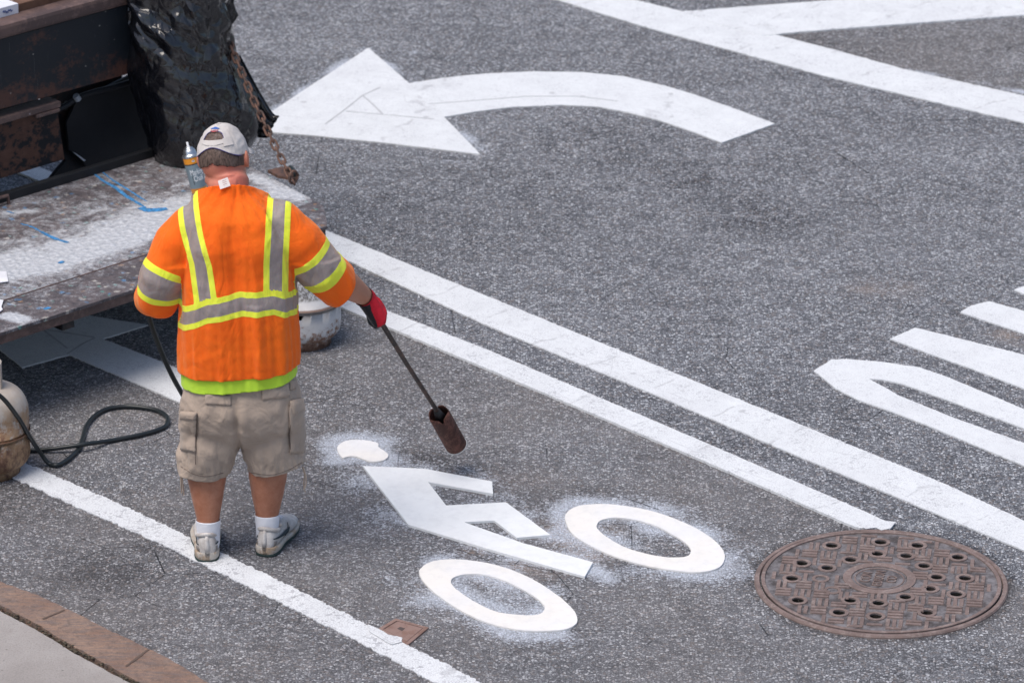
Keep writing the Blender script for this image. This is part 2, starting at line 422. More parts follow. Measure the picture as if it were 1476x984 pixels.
marking('rider_head_piece', b([(75, 135), (110, 107), (170, 103), (225, 110), (248, 120), (247, 132), (270, 147), (288, 165), (280, 182), (250, 192), (212, 192), (178, 180), (150, 171), (120, 172), (95, 176)]),
        mt['wheelform'], .006, 'small white blob with a nick, head of the cyclist symbol', step=.006, amp=.0015, smooth=3, group=sym, seed=13)
marking('rider_body_piece', b([(182, 215), (440, 227), (722, 280), (726, 332), (455, 283), (530, 380), (780, 367), (965, 503), (825, 515), (730, 443), (605, 450), (850, 537), (1143, 617), (1108, 677), (700, 560), (372, 460)]),
        mt['preform'], .0095, 'angular white sheet shaped as the cyclist body and frame', step=.02, amp=.0006, group=sym, seed=14)
w1o = b([(417, 655), (432, 633), (465, 613), (520, 603), (600, 603), (700, 617), (800, 645), (900, 690), (990, 748), (1053, 803), (1078, 848), (1064, 878), (1010, 896), (900, 900), (800, 890), (700, 865), (600, 820), (500, 755), (440, 700)])
w1i = b([(550, 690), (572, 672), (620, 663), (680, 664), (760, 685), (850, 728), (910, 765), (940, 800), (930, 825), (890, 835), (820, 832), (740, 820), (660, 785), (590, 740), (558, 712)])
z2 = lambda p: Z(780, 680, 4.6125, p)
w2o = z2([(160, 310), (180, 270), (240, 237), (350, 223), (480, 226), (650, 250), (800, 288), (950, 345), (1080, 412), (1180, 490), (1220, 560), (1205, 620), (1150, 657), (1040, 675), (900, 665), (700, 632), (500, 575), (330, 500), (220, 430), (175, 370)])
w2i = z2([(370, 365), (390, 335), (440, 318), (520, 313), (640, 330), (770, 370), (880, 430), (965, 485), (995, 530), (980, 562), (930, 577), (830, 575), (700, 553), (560, 510), (450, 450), (385, 400)])
marking('bicycle_wheel_piece', w1o, mt['wheelform'], .0065, 'white ring of the bicycle symbol nearer the small square iron lid', step=.006, amp=.0016, smooth=6, holes=[w1i], group=sym, seed=15)
marking('bicycle_wheel_piece', w2o, mt['wheelform'], .0065, 'white ring of the bicycle symbol nearer the round manhole cover', step=.006, amp=.0016, smooth=6, holes=[w2i], group=sym, seed=16)

def seams(name, lines):
    par = [o for o in C.objects if o.name == name][0]; g = plain('paint_seam', (.44, .45, .47), .8)
    for ln in lines:
        q = [G(x, y).xy for x, y in ln]; l, r = [], []
        for i, p in enumerate(q):
            d = (q[min(i + 1, len(q) - 1)] - q[max(i - 1, 0)]).normalized(); n = Vector((-d.y, d.x)) * .0038; l.append(p + n); r.append(p - n)
        obj('paint_seam', slab([rag(l + r[::-1], .012, .0015)], .0060, .0076), g, par)
seams('left_turn_arrow', [[(469, 181), (500, 158), (522, 140), (548, 128)], [(523, 140), (538, 153), (552, 167)], [(499, 162.5), (560, 168), (626, 174)], [(618, 152), (686, 147), (760, 141), (830, 141), (890, 148)]])
seams('lane_arrow', [[(0, 468), (28, 471), (136, 488)], [(62, 477), (80, 491), (97, 504)], [(97, 512), (120, 497), (137, 489)]])
# ------------------------------------------------------------------ road sheet with its stains and the shade painted beside the shoes
def build_road():
    xs = [-400, -120, -40, -12, -5] + list(np.arange(-2.8, 2.8001, .02)) + [5, 12, 40, 120, 400]
    ys = [-200, -60, -10, 5, 11] + list(np.arange(13.3, 21.7001, .02)) + [24, 30, 50, 120, 400]
    nx, ny = len(xs), len(ys)
    X, Y = np.meshgrid(xs, ys); V = np.stack([X.ravel(), Y.ravel(), np.zeros(nx * ny)], 1)
    # gentle unevenness is left to the material; build quads
    idx = np.arange(nx * ny).reshape(ny, nx)
    F = np.stack([idx[:-1, :-1].ravel(), idx[:-1, 1:].ravel(), idx[1:, 1:].ravel(), idx[1:, :-1].ravel()], 1)
    # leave the manhole shaft open
    cc = V[F].mean(1); keep = np.hypot(cc[:, 0] - MH[0], cc[:, 1] - MH[1]) > MHR - .03
    F = F[keep]
    me = bpy.data.meshes.new('road'); me.vertices.add(len(V)); me.vertices.foreach_set('co', V.ravel())
    me.loops.add(F.size); me.loops.foreach_set('vertex_index', F.ravel().astype(np.int32))
    me.polygons.add(len(F)); me.polygons.foreach_set('loop_start', np.arange(0, F.size, 4, dtype=np.int32))
    me.update(calc_edges=True); me.validate()
    P = V[:, :2]
    def segd(loop, closed=True, lim=.5):
        L = np.array([tuple(p) for p in loop]); A = L; B = np.roll(L, -1, 0)
        if not closed: A, B = A[:-1], B[:-1]
        lo, hi = L.min(0) - lim, L.max(0) + lim
        m = np.where((P[:, 0] > lo[0]) & (P[:, 0] < hi[0]) & (P[:, 1] > lo[1]) & (P[:, 1] < hi[1]))[0]
        D = np.full(len(P), 9.0); q = P[m]; best = np.full(len(m), 9.0)
        for a, b_ in zip(A, B):
            ab = b_ - a; l2 = (ab ** 2).sum() + 1e-12
            t = np.clip(((q - a) @ ab) / l2, 0, 1); best = np.minimum(best, np.hypot(*(q - a - t[:, None] * ab).T))
        D[m] = best; return D
    nz = np.array([noise.noise(Vector((p[0] * 7, p[1] * 7, 3.3))) for p in P])
    nz2 = np.array([noise.noise(Vector((p[0] * 2.3, p[1] * 2.3, 8.1))) for p in P])
    dust = np.zeros(len(P))
    for nm, amp, rad in (('rider_head_piece', .95, .105), ('rider_body_piece', .72, .13), ('bicycle_wheel_piece', .92, .115)):
        for lp in SHAPES[nm]:
            for L in lp:
                L = L[::2]
                d = segd(L, lim=.45); a = amp * np.clip(1 + 1.1 * nz + .9 * nz2, .1, 1.6)
                dust = np.maximum(dust, np.clip(a * np.exp(-(d / rad) ** 1.3), 0, 1))
    def pl(pts, rad, amp, z=0):
        d = segd([G(x, y).xy for x, y in pts], False, .5); return amp * np.exp(-(d / rad) ** 2) * np.clip(1 + nz, .3, 1.4)
    for pts, rad, amp in (([(395, 158), (470, 108), (527, 72)], .05, .8), ([(540, 82), (600, 122)], .05, .8), ([(655, 185), (705, 220)], .05, .8),
                          ([(700, 500), (720, 508)], .02, .3), ([(1300, 100), (1400, 118), (1476, 133)], .04, .8), ([(640, 231), (668, 235)], .012, .9),
                          ([(600, 74), (594, 78)], .015, .9), ([(505, 645), (475, 660)], .06, .5), ([(850, 820), (870, 835)], .07, .9), ([(700, 880), (730, 870), (760, 880)], .06, .55),
                          ([(570, 665), (660, 685), (780, 730), (820, 750)], .06, .35), ([(470, 660), (520, 720), (560, 770)], .08, .42), ([(930, 400), (900, 410)], .05, .12),
                          ([(560, 830), (590, 870)], .07, .5), ([(480, 240), (440, 300)], .2, .22), ([(440, 560), (450, 620)], .12, .2), ([(1060, 800), (1075, 830)], .07, .6)):
        dust = np.maximum(dust, pl(pts, rad, amp))
    tan = np.zeros(len(P))
    for pts, rad, amp in (([(800, 760), (830, 790), (850, 800)], .07, 1), ([(675, 795), (690, 795)], .03, .9), ([(740, 815), (790, 830)], .045, 1), ([(690, 835), (720, 838)], .03, .9),
                          ([(865, 757), (885, 765)], .03, .9), ([(1250, 415), (1300, 418)], .08, .5), ([(1440, 480), (1470, 490)], .06, .7), ([(720, 690), (760, 690)], .1, .35)):
        tan = np.maximum(tan, pl(pts, rad, amp))
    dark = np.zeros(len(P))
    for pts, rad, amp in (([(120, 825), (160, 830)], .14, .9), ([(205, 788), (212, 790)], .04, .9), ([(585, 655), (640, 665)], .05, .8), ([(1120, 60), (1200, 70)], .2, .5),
                          ([(850, 200), (1100, 320)], .18, .45), ([(700, 260), (900, 300)], .2, .25), ([(-40, 700), (20, 720)], .2, .5), ([(310, 800), (330, 790)], .06, .6), ([(405, 790), (400, 770)], .06, .5)):  # last two entries paint soft contact shade beside the shoes
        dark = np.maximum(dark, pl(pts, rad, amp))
    mr = np.hypot(P[:, 0] - MH[0], P[:, 1] - MH[1]); dark = np.maximum(dark, np.exp(-((mr - .452) / .022) ** 2) * np.clip(.9 + .8 * nz, 0, 1.3))
    def poly(pts):
        L = np.array([tuple(G(x, y).xy) for x, y in pts]); c = np.zeros(len(P), bool)
        for i in range(len(L)):
            a, b_ = L[i], L[i - 1]
            with np.errstate(divide='ignore', invalid='ignore'):
                c ^= ((a[1] > P[:, 1]) != (b_[1] > P[:, 1])) & (P[:, 0] < (b_[0] - a[0]) * (P[:, 1] - a[1]) / (b_[1] - a[1]) + a[0])
        return c
    # older, browner paving beyond the hatch and in the bicycle lane
    brown = .36 * poly([(1116, 52), (1800, 0), (1800, 260)]) + .34 * poly([(-300, 200), (330, 357), (1240, 745), (2200, 1150), (800, 1300), (-500, 700)])
    brown = np.clip(brown * (1 + .8 * nz2), 0, 1)
    # the worn, scuffed lane carries more dark
    for nm, v in (('dust', dust), ('tan', tan), ('dark', dark), ('brown', brown)):
        me.attributes.new(nm, 'FLOAT', 'POINT').data.foreach_set('value', v.astype(np.float32))
    me.materials.append(mt['asphalt'])
    o = bpy.data.objects.new('road', me); C.objects.link(o)
    tag(o, 'grey coarse asphalt road with chalk dust around the bicycle symbol', 'road', kind='structure')
MH = G(1270, 841); MHR = .437
build_road()

# ------------------------------------------------------------------ kerb and pavement
KZ = .13
ke_o = [(-1500, 180), (-900, 430), (-420, 640), (-160, 765), (0, 837), (48.8, 854.5), (103, 880), (162.6, 910), (233, 942.6), (298, 982), (420, 1050), (560, 1130), (900, 1310), (1500, 1640)]
ke_i = [(-1530, 205), (-925, 457), (-440, 668), (-170, 794), (0, 871), (54, 899), (108.4, 932), (162.6, 961.6), (203, 983), (330, 1055), (470, 1140), (800, 1325), (1400, 1670)]
def strip(outer, inner, z0, z1, amp=.003, seed=0):
    L = [G(x, y, KZ).xy for x, y in outer] + [G(x, y, KZ).xy for x, y in reversed(inner)]
    L = rag(L, .02, amp, 30, seed)
    return slab([L], z0, z1)
m = M('granite_kerb', .75); a = m.noise(5, 6, .7, m.coord((1, 1, 1), rot=(0, 0, R(47.5)))); f = m.noise(220, 3)
c = m.mix(m.ramp(a, .35, .65), (.215, .13, .095), (.32, .215, .16))
c = m.mix(m.math('MULTIPLY', m.ramp(m.noise(14, 6, .75, m.coord((1, 5, 1), rot=(0, 0, R(-20)))), .44, .62), .75), c, (.15, .13, .13))
c = m.mix(m.math('MULTIPLY', m.ramp(f, .55, .75), .4), c, (.45, .34, .27)); c = m.mix(m.ramp(m.noise(45, 5, .75), .50, .62, 0, .6), c, (.13, .10, .085)); m.col(c).bump(m.math('ADD', m.noise(30, 6, .75), a), .008)
mt['kerb'] = m.m
k = obj('kerb', strip(ke_o, ke_i, -.02, KZ, .007), mt['kerb']); tag(k, 'rust brown stone kerb at the lower left', 'kerb', kind='structure')
m = M('concrete_pavement', .85); a = m.noise(2.2, 6, .65); f = m.noise(150, 4, .7)
c = m.mix(m.ramp(a, .35, .65), (.30, .275, .26), (.39, .365, .35))
c = m.mix(m.math('MULTIPLY', m.ramp(m.noise(9, 5, .7), .6, .7), .5), c, (.24, .22, .21))
c = m.mix(m.math('MULTIPLY', m.ramp(f, .35, .5, 1, 0), .45), c, (.15, .14, .13)); sp_ = m.ramp(m.vor(19), .05, .09, .7, 0); c = m.mix(m.math('MULTIPLY', sp_, m.ramp(m.sepx(m.vor(19, out='Color'))[0], .7, .72)), c, (.10, .09, .085)); m.col(c).bump(f, .002)
mt['pavement'] = m.m
pav_edge = [(x - 4, y + 5.5) for x, y in ke_i]
L = [G(x, y, KZ).xy for x, y in pav_edge]; L = rag(L + [Vector((2.5, 3)), Vector((-12, 3)), Vector((-12, L[0].y))], .02, .003, 40, 9)
o = obj('pavement', slab([L], -.02, KZ - .004), mt['pavement']); tag(o, 'plain concrete pavement behind the kerb', 'pavement', kind='structure')
o = obj('pavement_joint', strip([(x, y) for x, y in ke_i], pav_edge, -.02, KZ - .03, 0), plain('joint_dirt', (.05, .042, .035), .95, bumpd=.004)); tag(o, 'dirt filled joint between kerb and pavement', 'joint', kind='structure')
for (a_, b_) in (((62, 892), (93, 879)), ((182, 960), (214, 936)), ((-60, 836), (-28, 824))):
    p, q = G(a_[0], a_[1], KZ).xy, G(b_[0], b_[1], KZ).xy; d_ = (q - p).normalized(); n_ = Vector((-d_.y, d_.x)) * .004
    o = obj('kerb_joint', slab([rag([p + n_, q + n_, q - n_, p - n_], .01, .003)], KZ + .001, KZ + .0022), plain('kerb_joint_grit', (.12, .085, .07), .95), k)
m2 = bmesh.new(); rnd = random.Random(5)       # moss and grit lying in the joint
for i in range(420):
    t = rnd.random() * (len(ke_i) - 1); j = int(t); f_ = t - j
    x = ke_i[j][0] * (1 - f_) + ke_i[j + 1][0] * f_ + rnd.uniform(-5, 2); y = ke_i[j][1] * (1 - f_) + ke_i[j + 1][1] * f_ + rnd.uniform(-1, 6)
    if not -60 < x < 330: continue
    p = G(x, y, KZ); r = rnd.uniform(.002, .006)
    bmesh.ops.create_icosphere(m2, subdivisions=1, radius=r, matrix=Matrix.Translation((p.x, p.y, KZ - .012 + rnd.random() * .012)) @ Matrix.Diagonal((1.4, 1, .7, 1)))
o = obj('joint_debris', m2, plain('moss_grit', (.075, .062, .045), .95, var=.6, scale=60)); tag(o, 'dark moss and grit in the joint along the kerb', 'debris', kind='stuff')

# ------------------------------------------------------------------ manhole cover
def manhole():
    m = M('cast_iron', .72, .0, .4)
    a = m.noise(7, 5, .65); f = m.noise(120, 4, .7); h = m.attr('pad')
    c = m.mix(m.ramp(a, .35, .65), (.155, .112, .100), (.225, .165, .150))
    low = m.mix(m.ramp(m.noise(22, 5, .7), .38, .62), (.060, .052, .052), (.20, .19, .20))
    c = m.mix(m.ramp(h, .2, .8), low, c); c = m.mix(m.ramp(h, -.9, -.5, 1, 0), c, (.010, .010, .008)); c = m.mix(m.math('MULTIPLY', m.ramp(m.noise(34, 5, .75), .50, .64), m.math('MULTIPLY', m.ramp(h, .2, .8), .5)), c, (.36, .30, .28)); c = m.mix(m.math('MULTIPLY', m.ramp(m.noise(16, 4, .7), .52, .66), .45), c, (.085, .065, .06)); c = m.mix(m.math('MULTIPLY', m.ramp(f, .55, .8), .4), c, (.33, .27, .26))
    m.col(c).bump(f, .0012); iron = m.m
    dark = plain('shaft_dark', (.012, .012, .011), .95)
    root = empty('manhole_cover', (MH.x, MH.y, 0)); root['label'] = 'round brown iron manhole cover with vent holes and basket weave tread'; root['category'] = 'manhole cover'
    def padattr(o, f):
        at = o.data.attributes.new('pad', 'FLOAT', 'POINT')
        at.data.foreach_set('value', [f(v.co) for v in o.data.vertices])
    Mx = Matrix.Translation((MH.x, MH.y, 0))
    # frame
    bm = bmesh.new(); lathe(bm, [(.445, -.2), (.445, .004), (.441, .010), (.428, .011), (.425, .006), (.425, -.2)], Mx, 128, closed=False)
    lathe(bm, [(.424, -.012), (.4245, -.012)], Mx, 128, closed=False)
    o = obj('frame', bm, iron, root, smooth=False); padattr(o, lambda v: 1.0)
    bm = bmesh.new(); lathe(bm, [(.0, -.35), (.43, -.35), (.43, -.06)], Mx, 64, closed=False); obj('shaft', bm, dark, root)
    sc = 3.548; pos = lambda x, y: G(1060 + x / sc, 740 + y / sc, .012).xy - MH.xy
    outer = [(493, 160), (743, 143), (932, 160), (1138, 220), (1175, 327), (1130, 408), (980, 502), (718, 521), (530, 502), (320, 440), (290, 328), (340, 250)]
    inner = [(590, 233), (727, 202), (873, 213), (965, 264), (1030, 322), (996, 381), (870, 423), (732, 454), (588, 440), (470, 274)]
    blind = [(497, 388), (437, 328)]
    cen = pos(737, 328)
    HO = [(Vector(pos(*p)), .0215 if i < len(outer) else .0205) for i, p in enumerate(outer + inner)]
    BL = [(Vector(pos(*p)), .019) for p in blind]
    circ = lambda c_, r, n: [Vector((c_.x + r * math.cos(2 * math.pi * k / n) + MH.x, c_.y + r * math.sin(2 * math.pi * k / n) + MH.y)) for k in range(n)]
    loops = [circ(Vector((0, 0)), .4205, 128)] + [circ(p, r, 20) for p, r in HO]
    bm = slab(loops, -.05, .0085)
    o = obj('lid', bm, iron, root)
    padattr(o, lambda v: 0.0 if v.z > 0 else -14.0)  # turns the hole walls near black, shade put into the colour
    # rim of the lid, rings round the holes, emblem ring
    bm = bmesh.new()
    def ringb(c_, ri, ro, h, n=24):
        lathe(bm, [(ri, .006), (ri, .0085 + h), (ri + .0015, .0095 + h), (ro - .002, .0095 + h), (ro, .0085 + h), (ro, .006)], Matrix.Translation((MH.x + c_.x, MH.y + c_.y, 0)), n, closed=False)
    for p, r in HO: ringb(p, r, r + .013, .0032, 24)
    for p, r in BL: ringb(p, r, r + .012, .0025, 24)
    ringb(Vector((0, 0)), .407, .4205, .0045, 128)
    ringb(cen, .098, .128, .0035, 64); ringb(cen, .083, .088, .0018, 64)
    o = obj('rings', bm, iron, root); padattr(o, lambda v: 1.0)
    # basket weave pads
    bm = bmesh.new(); rnd = random.Random(3); th = R(-8); cell = .0665; rot = Matrix.Rotation(th, 3, 'Z')
    for i in range(-8, 9):
        for j in range(-8, 9):
            for q in (-1, 0, 1) if (i + j) % 2 else (-1, 0, 1):
                if (i + j) % 2: c0 = Vector((i * cell, j * cell + q * cell * .333, 0)); s0 = (cell * .86, .0135, .0042)
                else: c0 = Vector((i * cell + q * cell * .333, j * cell, 0)); s0 = (.0145, cell * .84, .0042)
                p = rot @ c0; 
                if (p.xy).length > .385 or (p.xy - cen).length < .142: continue
                if any((p.xy - h_).length < r_ + .019 for h_, r_ in HO + BL): continue
                if rnd.random() < .04: continue
                vs = box_into(bm, Vector((MH.x + p.x, MH.y + p.y, .0085 + .002)), s0, rot)
                for v in vs:
                    if v.co.z > .0105:
                        c2 = Vector((MH.x + p.x, MH.y + p.y)); v.co.xy = c2 + (v.co.xy - c2) * .90
    o = obj('tread_pads', bm, iron, root); padattr(o, lambda v: 1.0)
    bm = slab([rag([G(x, y).xy for x, y in ((1234, 757), (1262, 754), (1291, 756), (1284, 765), (1270, 768), (1262, 764), (1248, 766), (1240, 762))], .006, .0015)], .0108, .0124)
    obj('paint_patch', bm, mt['paint_line'], root)
    # cast lettering in three rows
    bm = bmesh.new()
    for row, txt in ((-.045, 'CON'), (0, 'EDISON'), (.045, 'CO')):
        cu = bpy.data.curves.new('t', 'FONT'); cu.body = txt; cu.size = .05; cu.extrude = .0022; cu.align_x = 'CENTER'; cu.align_y = 'CENTER'
        to = bpy.data.objects.new('t', cu); C.objects.link(to)
        me = bpy.data.meshes.new_from_object(to.evaluated_get(bpy.context.evaluated_depsgraph_get()))
        a_ = R(78); u = Vector((math.cos(a_), math.sin(a_), 0)); w_ = Vector((math.sin(a_), -math.cos(a_), 0))
        mm = Matrix.Translation(Vector((MH.x + cen.x, MH.y + cen.y, .0105)) + w_ * row) @ Matrix.Rotation(a_, 4, 'Z') @ Matrix.Diagonal((.72, 1, 1, 1))
        me.transform(mm); bm.from_mesh(me); bpy.data.objects.remove(to)
    o = obj('lettering', bm, iron, root); padattr(o, lambda v: .9)
manhole()

# ------------------------------------------------------------------ small square lid in the line
def small_lid():
    c = [G(x, y).xy for x, y in ((545, 908), (570, 893), (618, 906), (588, 931))]
    cen = sum(c, Vector((0, 0))) / 4
    iron = rusty('small_lid_iron', (.26, .175, .15), (.20, .12, .095), .4, 20, .7, 0)
    root = empty('valve_lid', (cen.x, cen.y, 0)); root['label'] = 'small square rusty iron lid half covered by the edge line'; root['category'] = 'utility lid'
    big = [cen + (p - cen) * 1.0 for p in c]; inn = [cen + (p - cen) * .80 for p in c]; inn2 = [cen + (p - cen) * .76 for p in c]
    obj('frame', slab([big, inn], -.01, .0065), iron, root)
    obj('lid', slab([inn2], -.01, .0055), iron, root)
    obj('slot', slab([[cen + (p - cen) * .16 + Vector((-.005, .01)) for p in c]], .0050, .0060), plain('lid_slot', (.09, .07, .065), .8), root)
    o = obj('gap', slab([[cen + (p - cen) * .81 for p in c]], -.012, .004), plain('lid_gap', (.02, .018, .018), .9), root)
    P_ = [(530, 902), (545, 908), (553, 912), (560, 917), (572, 919), (580, 921), (579, 927), (566, 931), (558, 928), (545, 920), (532, 912)]
    obj('paint_patch', slab([rag([G(x, y).xy for x, y in P_], .006, .002)], .0066, .0078), mt['paint_old'], root)
small_lid()

# ------------------------------------------------------------------ truck frame of reference
O_ = G(472, 326, .4); TA = R(43.95)
eu = Vector((math.cos(TA), math.sin(TA), 0)); ev = Vector((-math.sin(TA), math.cos(TA), 0))
def TL(p): d = Vector((p.x - O_.x, p.y - O_.y, 0)); return Vector((d.dot(eu), d.dot(ev), p.z))   # world to truck
def TZ(px, py, z): return TL(G(px, py, z))
def TV(px, py, v):
    d = ray(px, py); n = ev; t = ((Vector((O_.x, O_.y, 0)) - _o).dot(n) + v) / d.dot(n); return TL(_o + d * t)
truck = empty('work_truck', (O_.x, O_.y, 0), TA)
tag(truck, 'black rusty flatbed truck with a chalk covered steel platform at its rear', 'truck')
def prism(pts, axis, t):
    """pts 3D polygon (truck space), extruded by vector axis*t"""
    bm = bmesh.new(); vs = [bm.verts.new(p) for p in pts]; f = bm.faces.new(vs)
    r = bmesh.ops.extrude_face_region(bm, geom=[f]); 
    for g in r['geom']:
        if isinstance(g, bmesh.types.BMVert): g.co += Vector(axis) * t
    bmesh.ops.recalc_face_normals(bm, faces=bm.faces); return bm
def tbox(u0, u1, v0, v1, z0, z1, b=.004):
    return boxbm(Vector(((u0 + u1) / 2, (v0 + v1) / 2, (z0 + z1) / 2)), (u1 - u0, v1 - v0, z1 - z0), b)

black_steel = rusty('black_painted_steel', (.011, .014, .019), (.050, .024, .018), .38, 3.5, .5, 1, stretch=(1, 1, 1.6))
def beamm():
    m = M('beam_paint', .42, 0, .35)
    z = m.sepx(m.tc.outputs['Object'])[2]
    a = m.math('ADD', m.math('MULTIPLY', m.noise(5, 6, .75, m.coord((1, 1, 1.5))), .7), m.math('MULTIPLY', m.noise(45, 4, .7), .3))
    low = m.ramp(z, BZ0, BZ0 + .16, .08, -.07)
    c = m.mix(m.ramp(m.math('ADD', a, low), .50, .60), (.010, .014, .020), (.075, .034, .026))
    s1 = m.ramp(m.vor(26), .06, .11, 1, 0); k = m.ramp(m.sepx(m.vor(26, out='Color'))[0], .80, .82)
    c = m.mix(m.math('MULTIPLY', m.math('MULTIPLY', s1, k), .5), c, (.40, .38, .35))
    sc = m.noise(26, 5, .7, m.coord((3, 3, .3)), 1)
    c = m.mix(m.math('MULTIPLY', m.ramp(sc, .64, .70), .2), c, (.25, .24, .24))
    k2 = m.ramp(m.math('ADD', m.vor(5.3), m.math('MULTIPLY', m.noise(30), .08)), .12, .15, 1, 0); k3 = m.ramp(m.sepx(m.vor(5.3, out='Color'))[1], .8, .82)
    c = m.mix(m.math('MULTIPLY', k2, m.math('MULTIPLY', k3, .5)), c, (.03, .10, .20))
    m.col(c).bump(a, .002, .6); return m.m
dkbrown = rusty('bed_steel', (.085, .058, .055), (.13, .085, .075), .5, 8, .55, 1.0)
# platform -----------------------------------------------------------
PZ = .4
back0, back1 = TZ(0, 297, PZ), TZ(207, 229, PZ)
VB = (back0.y + back1.y) / 2
corner = [TZ(472, 326, PZ), TZ(466, 296, PZ), TZ(440, 282, PZ), TZ(363, 241, PZ), TZ(305, 207, PZ), TZ(255, 206, PZ)]
print('VB', VB, [tuple(round(x, 2) for x in p) for p in corner])
def platform():
    m = M('chalky_tread_plate', .7, 0, .4)
    co = m.tc.outputs['Object']; x = m.sepx(co)
    rot = m.coord((1, 1, 1), rot=(0, 0, R(45)))
    # diamond tread: two crossed families of short bars
    def bars(ang, off):
        v = m.coord((1, 1, 1), rot=(0, 0, ang)); q = m.sepx(v)
        a = m.math('PINGPONG', m.math('ADD', m.math('MULTIPLY', q[0], 34), off), 1.0); b_ = m.math('PINGPONG', m.math('ADD', m.math('MULTIPLY', q[1], 34), off), 1.0)
        return m.math('MULTIPLY', m.ramp(a, .60, .9), m.ramp(b_, .2, .55))
    tr = m.math('MAXIMUM', bars(R(20), 0), bars(R(110), .5))
    ch = m.attr('chalk'); a = m.noise(14, 6, .75, dist=.5); f = m.noise(130, 4, .7); g = m.noise(38, 5, .75)
    A_ = m.ramp(m.noise(9, 7, .8, dist=.8), .32, .68); G_ = m.ramp(m.noise(45, 5, .8), .32, .68); F_ = m.ramp(m.noise(160, 3, .8), .3, .7)
    steel = m.mix(m.ramp(a, .35, .62), (.050, .046, .054), (.135, .112, .115))
    steel = m.mix(m.math('MULTIPLY', m.ramp(g, .56, .66), .5), steel, (.24, .22, .24))
    steel = m.mix(m.math('MULTIPLY', m.ramp(f, .62, .72), .45), steel, (.30, .29, .31))
    # dabs of paint from earlier jobs
    for sc, seed, cc in ((17, .2, (.03, .20, .42)), (21, 3.1, (.30, .16, .07)), (25, 5.7, (.10, .30, .27)), (19, 8.2, (.50, .48, .44))):
        v = m.coord((1, 1, .01)); mp = m.t.nodes.new('ShaderNodeMapping'); mp.inputs['Location'].default_value = (seed, seed, 0); m.link(v, mp.inputs[0])
        d = m.ramp(m.math('ADD', m.vor(sc, vec=mp.outputs[0]), m.math('MULTIPLY', G_, .38)), .30, .42, 1, 0)
        k = m.ramp(m.sepx(m.vor(sc, out='Color', vec=mp.outputs[0]))[0], .62, .64)
        steel = m.mix(m.math('MULTIPLY', m.math('MULTIPLY', d, k), .7), steel, cc)
    t = m.math('SUBTRACT', m.math('MULTIPLY', ch, 1.30), m.math('ADD', m.math('MULTIPLY', A_, .70), m.math('ADD', m.math('MULTIPLY', G_, .45), m.math('MULTIPLY', F_, .32))))
    wm = m.ramp(t, -.34, .26)
    white = m.mix(m.ramp(m.noise(50, 4, .7), .35, .65), (.68, .70, .73), (.40, .43, .48))
    c = m.mix(m.math('MULTIPLY', wm, .92), steel, white)
    c = m.mix(m.math('MULTIPLY', m.ramp(tr, .1, .6, 1, 0), m.math('MULTIPLY', .22, F_)), c, (.08, .075, .085))
    bl = m.ramp(m.math('SUBTRACT', m.attr('blue'), m.math('MULTIPLY', m.noise(60, 4, .7), .9)), -.1, .05)
    c = m.mix(m.math('MULTIPLY', bl, .9), c, (.02, .20, .52))
    m.col(c); m.bump(tr, .0025, .8); m.bump(m.math('ADD', g, m.math('MULTIPLY', f, .4)), .003, .7)
    # plate as a fine grid cut to its outline
    u0 = -3.2; o2 = [p.xy for p in corner] + [Vector((u0, VB)), Vector((u0, 0))]
    L = rag(o2, .05, .0015, 8)
    bm = slab([L], PZ - .012, PZ)
    for k in range(1, 170): 
        x_ = u0 + k * .02
        if x_ < .6: bmesh.ops.bisect_plane(bm, geom=bm.verts[:] + bm.edges[:] + bm.faces[:], plane_co=(x_, 0, 0), plane_no=(1, 0, 0))
    for k in range(1, 60): bmesh.ops.bisect_plane(bm, geom=bm.verts[:] + bm.edges[:] + bm.faces[:], plane_co=(0, k * .02, 0), plane_no=(0, 1, 0))
    o = obj('platform_deck', bm, m.m, truck, world=False)
    P = np.array([v.co[:] for v in o.data.vertices])
    lip = TZ(106, 401, PZ).y
    def dpl(pts, rad):
        q = [TZ(x_, y_, PZ) for x_, y_ in pts]; best = np.full(len(P), 9.)
        for a_, b_ in zip(q, q[1:]):
            A = np.array(a_.xy); ab = np.array(b_.xy) - A; t_ = np.clip(((P[:, :2] - A) @ ab) / (ab @ ab + 1e-9), 0, 1)
            best = np.minimum(best, np.hypot(*(P[:, :2] - A - t_[:, None] * ab).T))
        return np.exp(-(best / rad) ** 2)
    ch = np.zeros(len(P))
    for pts, rad, amp in (([(-60, 395), (60, 375), (160, 340), (215, 322), (270, 300)], .24, .88), ([(-60, 400), (60, 385), (160, 350), (215, 330), (270, 305)], .11, .95), ([(60, 385), (130, 365), (200, 340)], .085, 1.08), ([(-120, 430), (0, 400), (90, 385)], .08, .85), ([(225, 305), (270, 290), (330, 275), (420, 280)], .10, .85),
                          ([(10, 307), (50, 303)], .035, .72), ([(160, 268), (172, 270)], .03, .65), ([(90, 318), (150, 300)], .07, .50), ([(130, 305), (150, 302)], .03, .65), ([(0, 350), (40, 345)], .06, .55), ([(255, 268), (300, 256)], .03, .6),
                          ([(365, 255), (400, 270), (430, 285)], .06, .85), ([(425, 296), (455, 316)], .06, .55)):
        ch = np.maximum(ch, amp * dpl(pts, rad))
    ch = np.maximum(ch, np.where(P[:, 1] > VB * .62, .36, .46))
    fade = np.where(P[:, 1] < lip, .62, 1.0)
    blob = dpl([(12, 455), (30, 460)], .04)
    ch = np.maximum(ch * fade, blob * 1.3)
